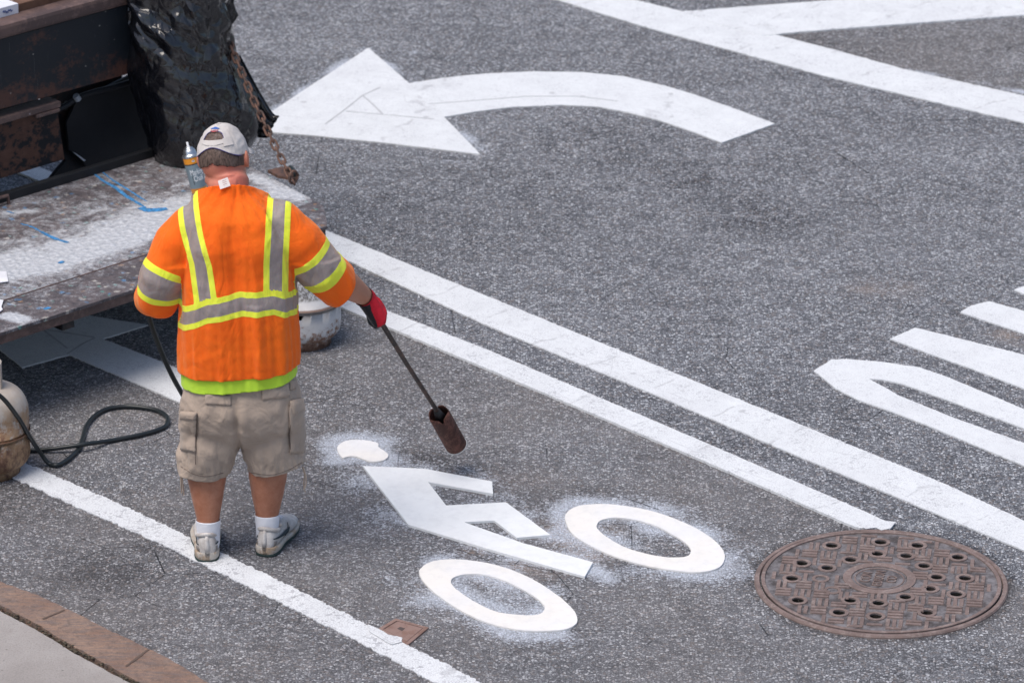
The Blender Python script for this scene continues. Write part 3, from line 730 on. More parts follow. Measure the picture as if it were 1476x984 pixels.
    bl = 0 * np.maximum.reduce([dpl([(137, 252), (165, 268), (195, 290), (212, 300)], .007), dpl([(150, 248), (185, 272), (212, 290)], .005) * .9, dpl([(205, 302), (222, 304), (240, 303)], .020), dpl([(38, 325), (60, 335)], .005) * .9, dpl([(60, 335), (82, 345), (98, 350)], .010), dpl([(88, 379), (92, 378)], .015), dpl([(68, 444), (70, 445)], .012)])
    o.data.attributes.new('chalk', 'FLOAT', 'POINT').data.foreach_set('value', ch.astype(np.float32))
    o.data.attributes.new('blue', 'FLOAT', 'POINT').data.foreach_set('value', bl.astype(np.float32))
    blue = plain('blue_marking_paint', (.05, .22, .46), .8, var=.55, scale=90)
    for pts, w_ in (([(137, 252), (150, 262), (165, 270), (182, 283), (197, 292), (210, 300)], .0085), ([(148, 249), (165, 262), (185, 274), (200, 284), (212, 291)], .0045), ([(201, 300), (212, 303), (226, 303), (241, 301)], .020), ([(30, 323), (45, 327), (60, 335)], .0045), ([(58, 334), (70, 340), (84, 346), (99, 350)], .009), ([(85, 380), (92, 377)], .012), ([(64, 446), (72, 443)], .012), ([(10, 305), (20, 308)], .004)):
        q = [TZ(float(a_), float(b__), PZ).xy for a_, b__ in [tuple(z) for z in cr(pts, 4)]]; n_ = len(q); lft, rgt = [], []
        for i, p in enumerate(q):
            d_ = (q[min(i + 1, n_ - 1)] - q[max(i - 1, 0)]).normalized(); nn = Vector((-d_.y, d_.x)); ww = w_ * (.45 + .55 * math.sin(math.pi * (i + .5) / n_)) * (1 + .5 * N((p.x, p.y, 0), 40))
            lft.append(p + nn * ww); rgt.append(p - nn * ww)
        obj('paint_stroke', slab([rag(lft + rgt[::-1], .004, .0035, 120)], PZ + .001, PZ + .0022), blue, truck, world=False)
    # weld seam and edge strips, frame beneath
    sbm = tbox(-3.2, -.02, lip - .004, lip + .004, PZ, PZ + .0025, .001); obj('seam', sbm, dkbrown, truck, world=False)
    obj('edge_flange', tbox(-3.2, -.004, .006, .018, PZ - .05, PZ - .013, .002), dkbrown, truck, world=False)
    for u in (-.35, -1.3, -2.3, -3.1): obj('cross_rail', tbox(u - .03, u + .03, .03, VB - .03, PZ - .09, PZ - .014, .004), black_steel, truck, world=False)
    return m.m
platemat = platform()
# rear beam ----------------------------------------------------------
VR = VB + .06
bl0, br0 = TV(0, 163, VR), TV(185, 102, VR); tl0, tr0 = TV(0, 61, VR), TV(183, 4, VR)
BZ0 = (bl0.z + br0.z) / 2; BZ1 = (tl0.z + tr0.z) / 2
print('beam z', bl0.z, br0.z, tl0.z, tr0.z, 'u', br0.x, tr0.x)
mt['beam'] = beamm()
UR = TV(262, 60, VR).x
def beam():
    bm = bmesh.new(); u0, u1 = -3.6, UR
    prof = [(VR, BZ0), (VR, BZ1), (VR + .05, BZ1), (VR + .05, BZ0 + .012), (VR + .12, BZ0 + .012), (VR + .12, BZ0)]
    n = 60; rings = []
    for k in range(n + 1):
        u = u0 + (u1 - u0) * k / n; w = .004 * noise.noise(Vector((u * 5, 0, 0)))
        rings.append([bm.verts.new((u, v + (w if v == VR else 0), z + .006 * noise.noise(Vector((u * 2.2, 3, 0))) * (z < BZ1))) for v, z in prof])
    for a, b_ in zip(rings, rings[1:]):
        for i in range(6): bm.faces.new((a[i], a[(i + 1) % 6], b_[(i + 1) % 6], b_[i]))
    bm.faces.new(rings[0]); bm.faces.new(rings[-1]); bmesh.ops.recalc_face_normals(bm, faces=bm.faces)
    obj('rear_beam', bm, mt['beam'], truck, world=False)
    # rounded edge cap of the bed
    zt = BZ1
    obj('bed_edge', tbox(u0, u1, VR - .012, VR + .10, zt + .002, zt + .062, .016), dkbrown, truck, world=False)
beam()
ZT = BZ1 + .064
# slotted bed deck behind the edge
su0, su1 = TZ(-40, 50, ZT).x, TZ(14, 37, ZT).x; sv = TZ(2, 40, ZT).y
print('slot', su0, su1, sv, VR)
bed = slab([[Vector(p) for p in ((-3.6, VR + .102), (UR, VR + .102), (UR, VR + 3.4), (-3.6, VR + 3.4))],
            [Vector(p) for p in ((su0, sv - .018), (su1, sv - .018), (su1, sv + .022), (su0, sv + .022))]], ZT - .05, ZT - .006)
obj('bed_deck', bed, dkbrown, truck, world=False)
for u in (-3.0, -2.2, -1.4, -.6): obj('bed_joist', tbox(u - .04, u + .04, VR + .13, VR + 3.3, ZT - .22, ZT - .055), black_steel, truck, world=False)
# rusty housing under the beam
def under():
    VH = VR + .02
    a, b_, c_, d_ = TV(0, 176, VH), TV(80, 155, VH), TV(93, 231, VH), TV(0, 256, VH)
    print('housing', [tuple(round(x, 2) for x in p) for p in (a, b_, c_, d_)])
    zt = (a.z + b_.z) / 2; zb = (c_.z + d_.z) / 2
    m = M('flaking_rust', .7, 0, .3)
    q = m.noise(9, 5, .8, m.coord((1, 1, 1.4))); r_ = m.noise(20, 4, .6)
    c = m.mix(m.ramp(m.math('ADD', m.math('MULTIPLY', q, .7), m.math('MULTIPLY', r_, .3)), .47, .51), (.012, .013, .016), (.085, .042, .030))
    c = m.mix(m.math('MULTIPLY', m.ramp(m.noise(40, 3), .5, .8), .4), c, (.15, .08, .06)); m.col(c).bump(q, .003)
    ux = c_.x
    h = obj('rusty_housing', prism([Vector((-3.3, VH, zb)), Vector((ux, VH, zb)), Vector((ux - .03, VH, zt)), Vector((-3.3, VH, zt))], (0, 1, 0), .22), m.m, truck, world=False)
    obj('housing_flange', tbox(-3.3, ux - .03, VH - .03, VH + .05, zt + .004, zt + .03, .004), dkbrown, h, world=False)
    obj('housing_clip', tbox(ux - .16, ux - .04, VH - .036, VH + .01, zt - .012, zt + .002, .003), dkbrown, h, world=False)
    # black mud flap
    VF = VR + .14
    P = [TV(x, y, VF) for x, y in ((110, 147), (96, 177), (100, 217), (112, 222), (128, 246), (236, 236), (240, 120), (215, 95))]
    rub = plain('black_rubber', (.013, .014, .018), .55, var=.3, bumpd=.001)
    obj('mud_flap', prism(P, (0, 1, 0), .012), rub, truck, world=False)
    # frame member behind and rear bracket
    obj('frame_plate', prism([TV(x, y, VF + .05) for x, y in ((60, 140), (95, 232), (70, 262), (135, 248), (170, 240), (176, 106), (150, 112))], (0, 1, 0), .02), black_steel, truck, world=False)
    obj('lower_rail', tbox(-3.3, TV(240, 226, VB + .03).x, VB + .004, VB + .035, PZ - .03, PZ + .035, .003), plain('dark_rail', (.016, .017, .02), .5, bumpd=.001), truck, world=False)
    # bent white bracket strip showing on the frame
    obj('white_strip', prism([TV(x, y, VF - .01) for x, y in ((105, 219), (109, 221), (124, 231.5), (121, 232.5))], (0, 1, 0), .004), plain('white_strip', (.7, .71, .74), .6), truck, world=False)
    # hinge staple at the left of the platform
    s = bmesh.new(); q = [TV(x, y, VB - .02) for x, y in ((13, 294), (11, 282), (-14, 289), (-14, 300))]
    tube(s, q, .008, 8); obj('hinge_staple', s, dkbrown, truck, world=False)
    # air hose with white tie
    s = bmesh.new(); q = [TV(x, y, VR + .07) for x, y in ((80, 160), (97, 151), (112, 141), (135, 133), (170, 124), (205, 112), (230, 100))]
    tube(s, cr(q, 6), .012, 10); ah = obj('brake_hose', s, rub, truck, world=False, smooth=True)
    s = bmesh.new(); tube(s, [TV(109, 138, VR + .055), TV(113, 144, VR + .055)], .014, 10); obj('hose_tie', s, plain('grey_tie', (.30, .33, .36), .5), ah, world=False)
    # faint stencilled characters on the frame plate
    for i, ch in enumerate('SI'):
        cu = bpy.data.curves.new('stencil', 'FONT'); cu.body = ch; cu.size = .055; cu.extrude = .001; cu.align_x = 'CENTER'
        to = bpy.data.objects.new('t', cu); C.objects.link(to); me = bpy.data.meshes.new_from_object(to.evaluated_get(bpy.context.evaluated_depsgraph_get())); bpy.data.objects.remove(to)
        p = TV(95 + 9 * i, 158 - 3 * i, VF + .045); me.transform(Matrix.Translation(p) @ Matrix.Rotation(R(90), 4, 'X'))
        s = bmesh.new(); s.from_mesh(me); obj('stencil_mark', s, plain('stencil_grey', (.09, .09, .09), .7), truck, world=False)
    # rear axle, wheels and chassis rails out of the picture, so the truck stands on something
    for u in (-2.35, -1.25): obj('chassis_rail', tbox(u - .04, u + .04, VR + .2, VR + 3.4, .62, .82), black_steel, truck, world=False)
    tm = plain('tyre_rubber', (.02, .02, .021), .8, bumpd=.003); rm = plain('wheel_rim', (.35, .35, .34), .5)
    for u in (-3.1, -.62):
        Mx = Matrix.Translation((u, VR + 1.9, .43)) @ Matrix.Rotation(R(90), 4, 'Y')
        s = bmesh.new(); lathe(s, [(.24, -.12), (.39, -.13), (.425, -.10), (.43, 0), (.425, .10), (.39, .13), (.24, .12)], Mx, 40, closed=False)
        w = obj('wheel', s, tm, truck, world=False, smooth=True)
        s = bmesh.new(); lathe(s, [(.0, .03), (.10, .04), (.14, .09), (.22, .08), (.245, .12), (.245, -.12), (.2, -.06), (0, -.05)], Mx, 32, closed=False); obj('rim', s, rm, w, world=False, smooth=True)
    s = bmesh.new(); tube(s, [(-3.1, VR + 1.9, .43), (-.62, VR + 1.9, .43)], .06, 12); obj('axle', s, black_steel, truck, world=False)
under()
# chain from a bed post to the platform corner -----------------------
def chain():
    yb_ = G(272, 236, PZ).y + .10; a = TL(AT(329, 57, yb_ - .02)); c_ = TZ(424, 264, PZ + .01)
    post_v = TL(AT(310, 40, yb_ + .03)).y
    m = rusty('chain_rust', (.075, .05, .042), (.16, .085, .06), .6, 30, .55, 0)
    P = [a.lerp(c_, t) - Vector((0, 0, .10 * t * (1 - t))) for t in [i / 40 for i in range(41)]]
    L = sum((q - p).length for p, q in zip(P, P[1:])); pitch = .0335; n = int(L / pitch)
    bm = bmesh.new()
    for i in range(n):
        s = (i + .5) * L / n; k = 0; acc = 0
        for p, q in zip(P, P[1:]):
            l = (q - p).length
            if acc + l >= s: pos = p.lerp(q, (s - acc) / l); d = (q - p).normalized(); break
            acc += l
        x, y, d = basis(d); 
        if i % 2: x, y = y, -x
        tw = R(35 + 12 * noise.noise(Vector((i * .4, 0, 0)))); x, y = x * math.cos(tw) + y * math.sin(tw), y * math.cos(tw) - x * math.sin(tw)
        ring = []; hl, hw, r = .0145, .0115, .0048
        for k in range(20):
            an = 2 * math.pi * k / 20; cx = hw * math.cos(an); cy = hw * math.sin(an) + math.copysign(hl - .003, math.sin(an)) 
            cc = pos + x * cx + d * cy; tn = (x * -math.sin(an) + d * math.cos(an)).normalized(); nn = (x * math.cos(an) + d * math.sin(an))
            ring.append([bm.verts.new(cc + nn * r * math.cos(2 * math.pi * j / 8) + y * r * math.sin(2 * math.pi * j / 8)) for j in range(8)])
        for k in range(20):
            for j in range(8): bm.faces.new((ring[k][j], ring[k][(j + 1) % 8], ring[(k + 1) % 20][(j + 1) % 8], ring[(k + 1) % 20][j]))
    ch = obj('chain', bm, m, truck, world=False, smooth=True)
    # latch plate and shackle at the corner
    lp = prism([TZ(x, y, PZ + .002) for x, y in ((386, 249), (408, 244), (426, 254), (428, 262), (401, 257))], (0, 0, 1), .012)
    obj('latch_plate', lp, m, truck, world=False)
    bm = bmesh.new(); tube(bm, [TZ(418, 243, PZ + .02), TZ(427, 253, PZ + .02)], .014, 8); obj('latch_bolt', bm, plain('dark_bolt', (.02, .03, .03), .5), truck, world=False)
    bm = bmesh.new(); e = TZ(423, 264, PZ + .005)
    ring = [e + Vector((.022 * math.cos(R(t)), 0, .026 + .026 * math.sin(R(t)))) for t in range(0, 361, 24)]; tube(bm, ring, .006, 8)
    obj('shackle', bm, m, truck, world=False, smooth=True)
    # bed post the chain hangs from
    obj('corner_post', tbox(a.x - .07, a.x - .02, post_v, post_v + .05, BZ0 - .1, BZ1 + .5, .005), black_steel, truck, world=False)
    bm = bmesh.new(); tube(bm, [a, Vector((a.x - .045, post_v + .02, a.z + .02))], .008, 8); obj('chain_hook', bm, m, truck, world=False)
chain()

# ------------------------------------------------------------------ black rubbish bag
def facet(x, y, k):
    i, j = math.floor(x), math.floor(y); u, w = x - i, y - j
    def h(a, b_):
        v = math.sin(a * 127.1 + b_ * 311.7 + k * 74.7) * 43758.5453; return v - math.floor(v)
    if u + w < 1: return h(i, j) * (1 - u - w) + h(i + 1, j) * u + h(i, j + 1) * w
    return h(i + 1, j + 1) * (u + w - 1) + h(i + 1, j) * (1 - w) + h(i, j + 1) * (1 - u)
def bag():
    base = G(272, 236, PZ); Yb = base.y + .10
    root_loc = (base.x, Yb, PZ)
    rows = [(-130, 225, 300, .05), (-100, 205, 315, .09), (-60, 190, 328, .15), (0, 183, 331, .17), (40, 183, 331, .185), (80, 186, 340, .19), (115, 192, 356, .19), (150, 203, 370, .19), (180, 211, 372, .185), (205, 217, 362, .175), (225, 224, 345, .15), (238, 238, 322, .11)]
    D = cr([(r[0], r[1], r[2], r[3]) for r in rows], 18)
    bm = bmesh.new(); n = 380; L = []
    for py, l, r, ry in D:
        a, b_ = AT(l, py, Yb), AT(r, py, Yb); c_ = (a + b_) / 2; rx = (b_ - a).length / 2
        L.append([(c_, rx, ry, 2 * math.pi * k / n) for k in range(n)])
    VV = []
    zmax = L[0][0][0].z; zmin = L[-1][0][0].z
    for row in L:
        vs = []
        for c_, rx, ry, a in row:
            p = c_ + Vector((rx * math.cos(a), ry * math.sin(a), 0)); nr = Vector((math.cos(a) / rx, math.sin(a) / ry, 0)).normalized()
            t = (c_.z - zmin) / (zmax - zmin)
            up = max(0, min(1, (t - .38) / .16))       # crumpled upper half, long folds below
            sx_ = a * .19; z_ = p.z
            wx = .020 * N((sx_ * 9, z_ * 9, 1), 1); wz_ = .020 * N((sx_ * 9, z_ * 9, 7), 1)
            crum = facet((sx_ + wx) / .080, (z_ + wz_) / .072, 1) * .070 + facet((sx_ + wz_ + .3 * z_) / .036, (z_ + wx) / .032, 2) * .012 - .038
            sh_ = sx_ + .35 * (z_ - 1.2) * math.sin(a + 1.0)
            fold = facet((sh_ + wx) / .060, z_ / .34 + sh_ * 2, 3) * .028 + facet((sh_ + wx * 2) / .022, z_ / .14, 4) * .008 + facet((sx_ + wx) / .10, (z_ + .4 * sx_) / .055, 5) * .016 - .022
            vs.append(bm.verts.new(p + nr * (crum * up + fold * (1 - up)) + Vector((0, 0, .006 * N(p, 14)))))
        VV.append(vs)
    for a, b_ in zip(VV, VV[1:]):
        for k in range(n): bm.faces.new((a[k], b_[k], b_[(k + 1) % n], a[(k + 1) % n]))
    bm.faces.new(VV[0]); bm.faces.new(VV[-1][::-1]); bmesh.ops.recalc_face_normals(bm, faces=bm.faces)
    m = M('black_bin_liner', .2, 0, .65); m.b.inputs['Coat Weight'].default_value = .4; m.b.inputs['Coat Roughness'].default_value = .05
    f = m.noise(24, 4, .6, m.coord((1, 1, .4)), 1.2); g = m.noise(70, 3, .6)
    m.col((.005, .0055, .008)); m.rough(m.ramp(m.noise(9, 3), .3, .7, .07, .15)); 
    dv = m.t.nodes.new('ShaderNodeVectorMath'); dv.operation = 'ADD'; nz_ = m.t.nodes.new('ShaderNodeTexNoise'); nz_.inputs['Scale'].default_value = 5; m.link(m.tc.outputs['Object'], nz_.inputs[0])
    sc_ = m.t.nodes.new('ShaderNodeVectorMath'); sc_.operation = 'SCALE'; sc_.inputs['Scale'].default_value = .16; m.link(nz_.outputs['Color'], sc_.inputs[0]); m.link(m.tc.outputs['Object'], dv.inputs[0]); m.link(sc_.outputs[0], dv.inputs[1])
    mp_ = m.t.nodes.new('ShaderNodeMapping'); mp_.inputs['Scale'].default_value = (1, 1, .55); mp_.inputs['Rotation'].default_value = (.2, .35, 0); m.link(dv.outputs[0], mp_.inputs[0])
    k_ = m.ramp(m.math('ADD', m.sepx(m.tc.outputs['Object'])[2], m.ramp(m.noise(4), .3, .7, -.12, .12)), .42, .62, .10, .85)
    m.bump(m.vor(7, 'DISTANCE_TO_EDGE', vec=mp_.outputs[0]), .085); m.link(k_, [n for n in m.t.nodes if n.bl_idname == 'ShaderNodeBump'][-1].inputs['Strength'])
    m.bump(m.vor(22, 'DISTANCE_TO_EDGE', vec=mp_.outputs[0]), .012, .4)
    lf_ = m.t.nodes.new('ShaderNodeMapping'); lf_.inputs['Scale'].default_value = (1, 1, .16); lf_.inputs['Rotation'].default_value = (0, .45, 0); m.link(dv.outputs[0], lf_.inputs[0])
    m.bump(m.vor(11, 'DISTANCE_TO_EDGE', vec=lf_.outputs[0]), .06, .45)
    b_ = obj('rubbish_bag', bm, m.m, loc=root_loc, smooth=True)
    tag(b_, 'large crumpled black plastic rubbish bag hanging over the platform behind the worker', 'bag')
    # spilled fold at the right: a gathered tail of film
    P = [(345, 80, .02), (372, 130, .0), (392, 163, -.01), (402, 168, -.02)]
    Q = [(345, 195, .0), (366, 196, -.01), (384, 198, -.02), (388, 190, -.02)]
    bm = bmesh.new(); ra = cr([(x, y, d) for x, y, d in P], 8); rb = cr([(x, y, d) for x, y, d in Q], 8); grid = []
    for i, (p, q) in enumerate(zip(ra, rb)):
        row = []
        for j in range(25):
            t = j / 24; x, y, d = p * (1 - t) + q * t
            row.append(bm.verts.new(AT(x, y, Yb + .03 + d + .022 * math.sin(t * 21 + i * .12) * (.3 + .7 * t) + .01 * math.sin(t * 47))))
        grid.append(row)
    for a, c_ in zip(grid, grid[1:]):
        for j in range(24): bm.faces.new((a[j], a[j + 1], c_[j + 1], c_[j]))
    thick(bm, .004)
    obj('loose_fold', bm, m.m, b_, world=True, smooth=True)
bag()

# ------------------------------------------------------------------ things on the bed and platform
def tx(txt, size, mat, place, name, parent, ext=.0006, bend=None, world=False):
    cu = bpy.data.curves.new('t', 'FONT'); cu.body = txt; cu.size = size; cu.extrude = ext; cu.align_x = 'CENTER'; cu.align_y = 'CENTER'; cu.resolution_u = 4
    to = bpy.data.objects.new('t', cu); C.objects.link(to); me = bpy.data.meshes.new_from_object(to.evaluated_get(bpy.context.evaluated_depsgraph_get())); bpy.data.objects.remove(to)
    s = bmesh.new(); s.from_mesh(me)
    if bend:
        bmesh.ops.subdivide_edges(s, edges=[e for e in s.edges if e.calc_length() > .006], cuts=3)
        for v in s.verts: a = bend[1] + .56 * v.co.x / bend[0]; r = bend[0] + v.co.z; v.co = Vector((r * math.cos(a), r * math.sin(a), v.co.y))
    s.transform(place); return obj(name, s, mat, parent, world=world)
def bedthings():
    rz = Matrix.Rotation(TA, 4, 'Z'); T0 = Matrix.Translation((O_.x, O_.y, 0)) @ rz
    zb = ZT - .004
    e = TZ(27, 19.5, zb); vb = e.y
    cd = plain('brown_board', (.135, .07, .045), .8, var=.3, scale=20)
    wood = M('pale_plywood', .8); g = wood.noise(12, 5, .7, wood.coord((.4, 6, 1))); wood.col(wood.mix(wood.ramp(g, .3, .7), (.42, .31, .24), (.66, .55, .47)))
    L = e.x + .006; Rr = TZ(130, -12, zb).x; hb = .035
    s = boxbm(Vector(((L + Rr) / 2, vb + .31, zb + hb / 2)), (Rr - L, .6, hb), .003); s.transform(T0)
    loc = T0 @ Vector(((L + Rr) / 2, vb + .3, zb))
    o = obj('brown_board_box', s, cd, loc=loc); tag(o, 'flat brown board box lying on the truck bed at the top left', 'box')
    s = boxbm(Vector(((L + Rr) / 2 - .10, vb + .34, zb + hb + .0025)), (Rr - L - .22, .56, .005), .001); s.transform(T0); obj('pale_top_sheet', s, wood.m, o)
    wm = plain('white_card', (.70, .71, .76), .7, var=.05)
    s = boxbm(Vector((e.x - .17, vb + .045, zb + .021)), (.34, .09, .042), .002)
    s.transform(T0); loc = T0 @ Vector((e.x - .17, vb + .045, zb))
    w = obj('white_carton', s, wm, loc=loc); tag(w, 'small white carton with a blue scrawl beside the brown board', 'carton')
    bm = bmesh.new(); pts = []
    for i in range(34):
        t = i / 33; pts.append(T0 @ Vector((e.x - .080 + .048 * t, vb - .0012, zb + .021 + .006 * math.sin(t * 34) * (1 - .3 * t) + .003 * math.sin(t * 11))))
    tube(bm, pts, .0014, 6); obj('blue_scrawl', bm, plain('blue_ink', (.03, .06, .22), .6), w)
    # scraps of paper on the platform
    for i, (poly, lab) in enumerate(((((-14, 392), (9, 391), (12, 406), (-12, 409)), 'upper scrap of white paper on the left of the platform'), (((-10, 431), (5, 433), (2, 443), (4, 446), (-4, 452), (-12, 452)), 'lower torn scrap of white paper at the platform lip'))):
        q = [G(x, y, PZ + .006).xy for x, y in poly]; c_ = sum(q, Vector((0, 0))) / len(q)
        s = slab([q], PZ + .004, PZ + .0065)
        for v in s.verts: v.co.z += .006 * abs(N(v.co, 30))
        o = obj('paper_scrap', s, plain('white_paper', (.72, .73, .77), .8), loc=(c_.x, c_.y, PZ)); tag(o, lab, 'paper', 'paper scraps on the platform')
bedthings()

def spraycan():
    b0 = G(290, 284, PZ + .003); top = AT(269, 207, b0.y - .0); b0 = Vector((b0.x, b0.y, PZ + .003))
    ax = (top - b0); ax.y += .02; x, y, d = basis(ax, Vector((0, 1, 0))); H = ax.length
    Mx = Matrix(((x.x, y.x, d.x, b0.x), (x.y, y.y, d.y, b0.y), (x.z, y.z, d.z, b0.z), (0, 0, 0, 1)))
    r = .033; s = H / .22
    can = empty('spray_can', b0); tag(can, 'grey and orange marking chalk spray can leaning by the worker\'s left shoulder', 'spray can')
    body = bmesh.new(); lathe(body, [(0, .0), (r - .002, .0), (r, .003), (r, .163 * s)], Mx, 40, closed=False)
    m = M('can_print', .38, 0, .5)
    z = m.attr('h')
    c = m.mix(m.ramp(z, .0225, .0235), (.015, .015, .018), (.72, .26, .015))
    c = m.mix(m.ramp(z, .042, .0425), c, (.20, .26, .29)); c = m.mix(m.ramp(z, .134, .1345), c, (.03, .03, .03))
    c = m.mix(m.ramp(z, .1385, .139), c, (.78, .29, .015)); c = m.mix(m.ramp(z, .1605, .161), c, (.02, .02, .025)); m.col(c)
    bm = body; bmesh.ops.recalc_face_normals(bm, faces=bm.faces)
    ref = Mx.inverted()
    o = obj('can_body', bm, m.m, can, smooth=True)
    o.data.attributes.new('h', 'FLOAT', 'POINT').data.foreach_set('value', [(ref @ (v.co + b0)).z / s for v in o.data.vertices])
    sil = plain('can_metal', (.55, .58, .60), .25, .9, .5, .05)
    bm = bmesh.new(); lathe(bm, [(r, .163 * s), (r + .002, .167 * s), (r + .001, .171 * s), (r * .90, .173 * s), (r * .84, .175 * s), (r * .80, .183 * s), (r * .70, .190 * s), (r * .52, .195 * s), (r * .50, .199 * s), (r * .30, .2 * s), (.0, .2 * s)], Mx, 40, closed=False); obj('dome', bm, sil, can, smooth=True)
    bm = bmesh.new(); lathe(bm, [(.0075, .194 * s), (.0075, .201 * s), (.0045, .204 * s), (.0045, .219 * s), (0, .2195 * s)], Mx, 16, closed=False); obj('nozzle', bm, plain('white_nozzle', (.75, .76, .78), .4), can, smooth=True)
    wh = plain('label_white', (.78, .80, .82), .5); bk = plain('label_black', (.03, .03, .03), .5)
    # angle of the side that faces the camera
    cd = ref.to_3x3() @ (_o - b0); fa = math.atan2(cd.y, cd.x)
    flip = -1 if False else 1
    tx('Marking', .034, wh, Mx @ Matrix.Translation((0, 0, .105 * s)), 'label_text', can, .0004, (r + .0004, fa + .30), world=True)
    tx('Chalk', .034, wh, Mx @ Matrix.Translation((0, 0, .080 * s)), 'label_text', can, .0004, (r + .0004, fa + .34), world=True)
    t_ = Mx @ Matrix.Translation((0, 0, .09 * s))
    for k in range(3):
        bm = bmesh.new(); n = 16
        for j in range(n):
            if (j * 7 + k) % 5 == 0: continue
            z0 = (.055 + j * .0038) * s; a = fa - .45 - k * .0 + (.0)
            if k: continue
            rr = r + .0006; q = [Mx @ Vector((rr * math.cos(a + u), rr * math.sin(a + u), z0 + w)) for u, w in ((0, 0), (.10, 0), (.10, .0026 * s), (0, .0026 * s))]
            bm.faces.new([bm.verts.new(p) for p in q])
        if not k: obj('small_print', bm, bk, can)
        else: bm.free()
    bm = bmesh.new(); rr = r + .0006
    q = [Mx @ Vector((rr * math.cos(fa + .16 + .20 * math.cos(R(t))), rr * math.sin(fa + .16 + .20 * math.cos(R(t))), .150 * s + .0048 * math.sin(R(t)))) for t in range(0, 360, 60)]
    bm.faces.new([bm.verts.new(p) for p in q]); obj('logo_patch', bm, wh, can)
    bm = bmesh.new(); rr = r + .0012
    q = [Mx @ Vector((rr * math.cos(fa + .16 + u), rr * math.sin(fa + .16 + u), .150 * s + w)) for u, w in ((-.12, -.0015), (.10, .0005), (.12, .0030), (-.10, .0012))]
    bm.faces.new([bm.verts.new(p) for p in q]); obj('logo_mark', bm, bk, can)
spraycan()

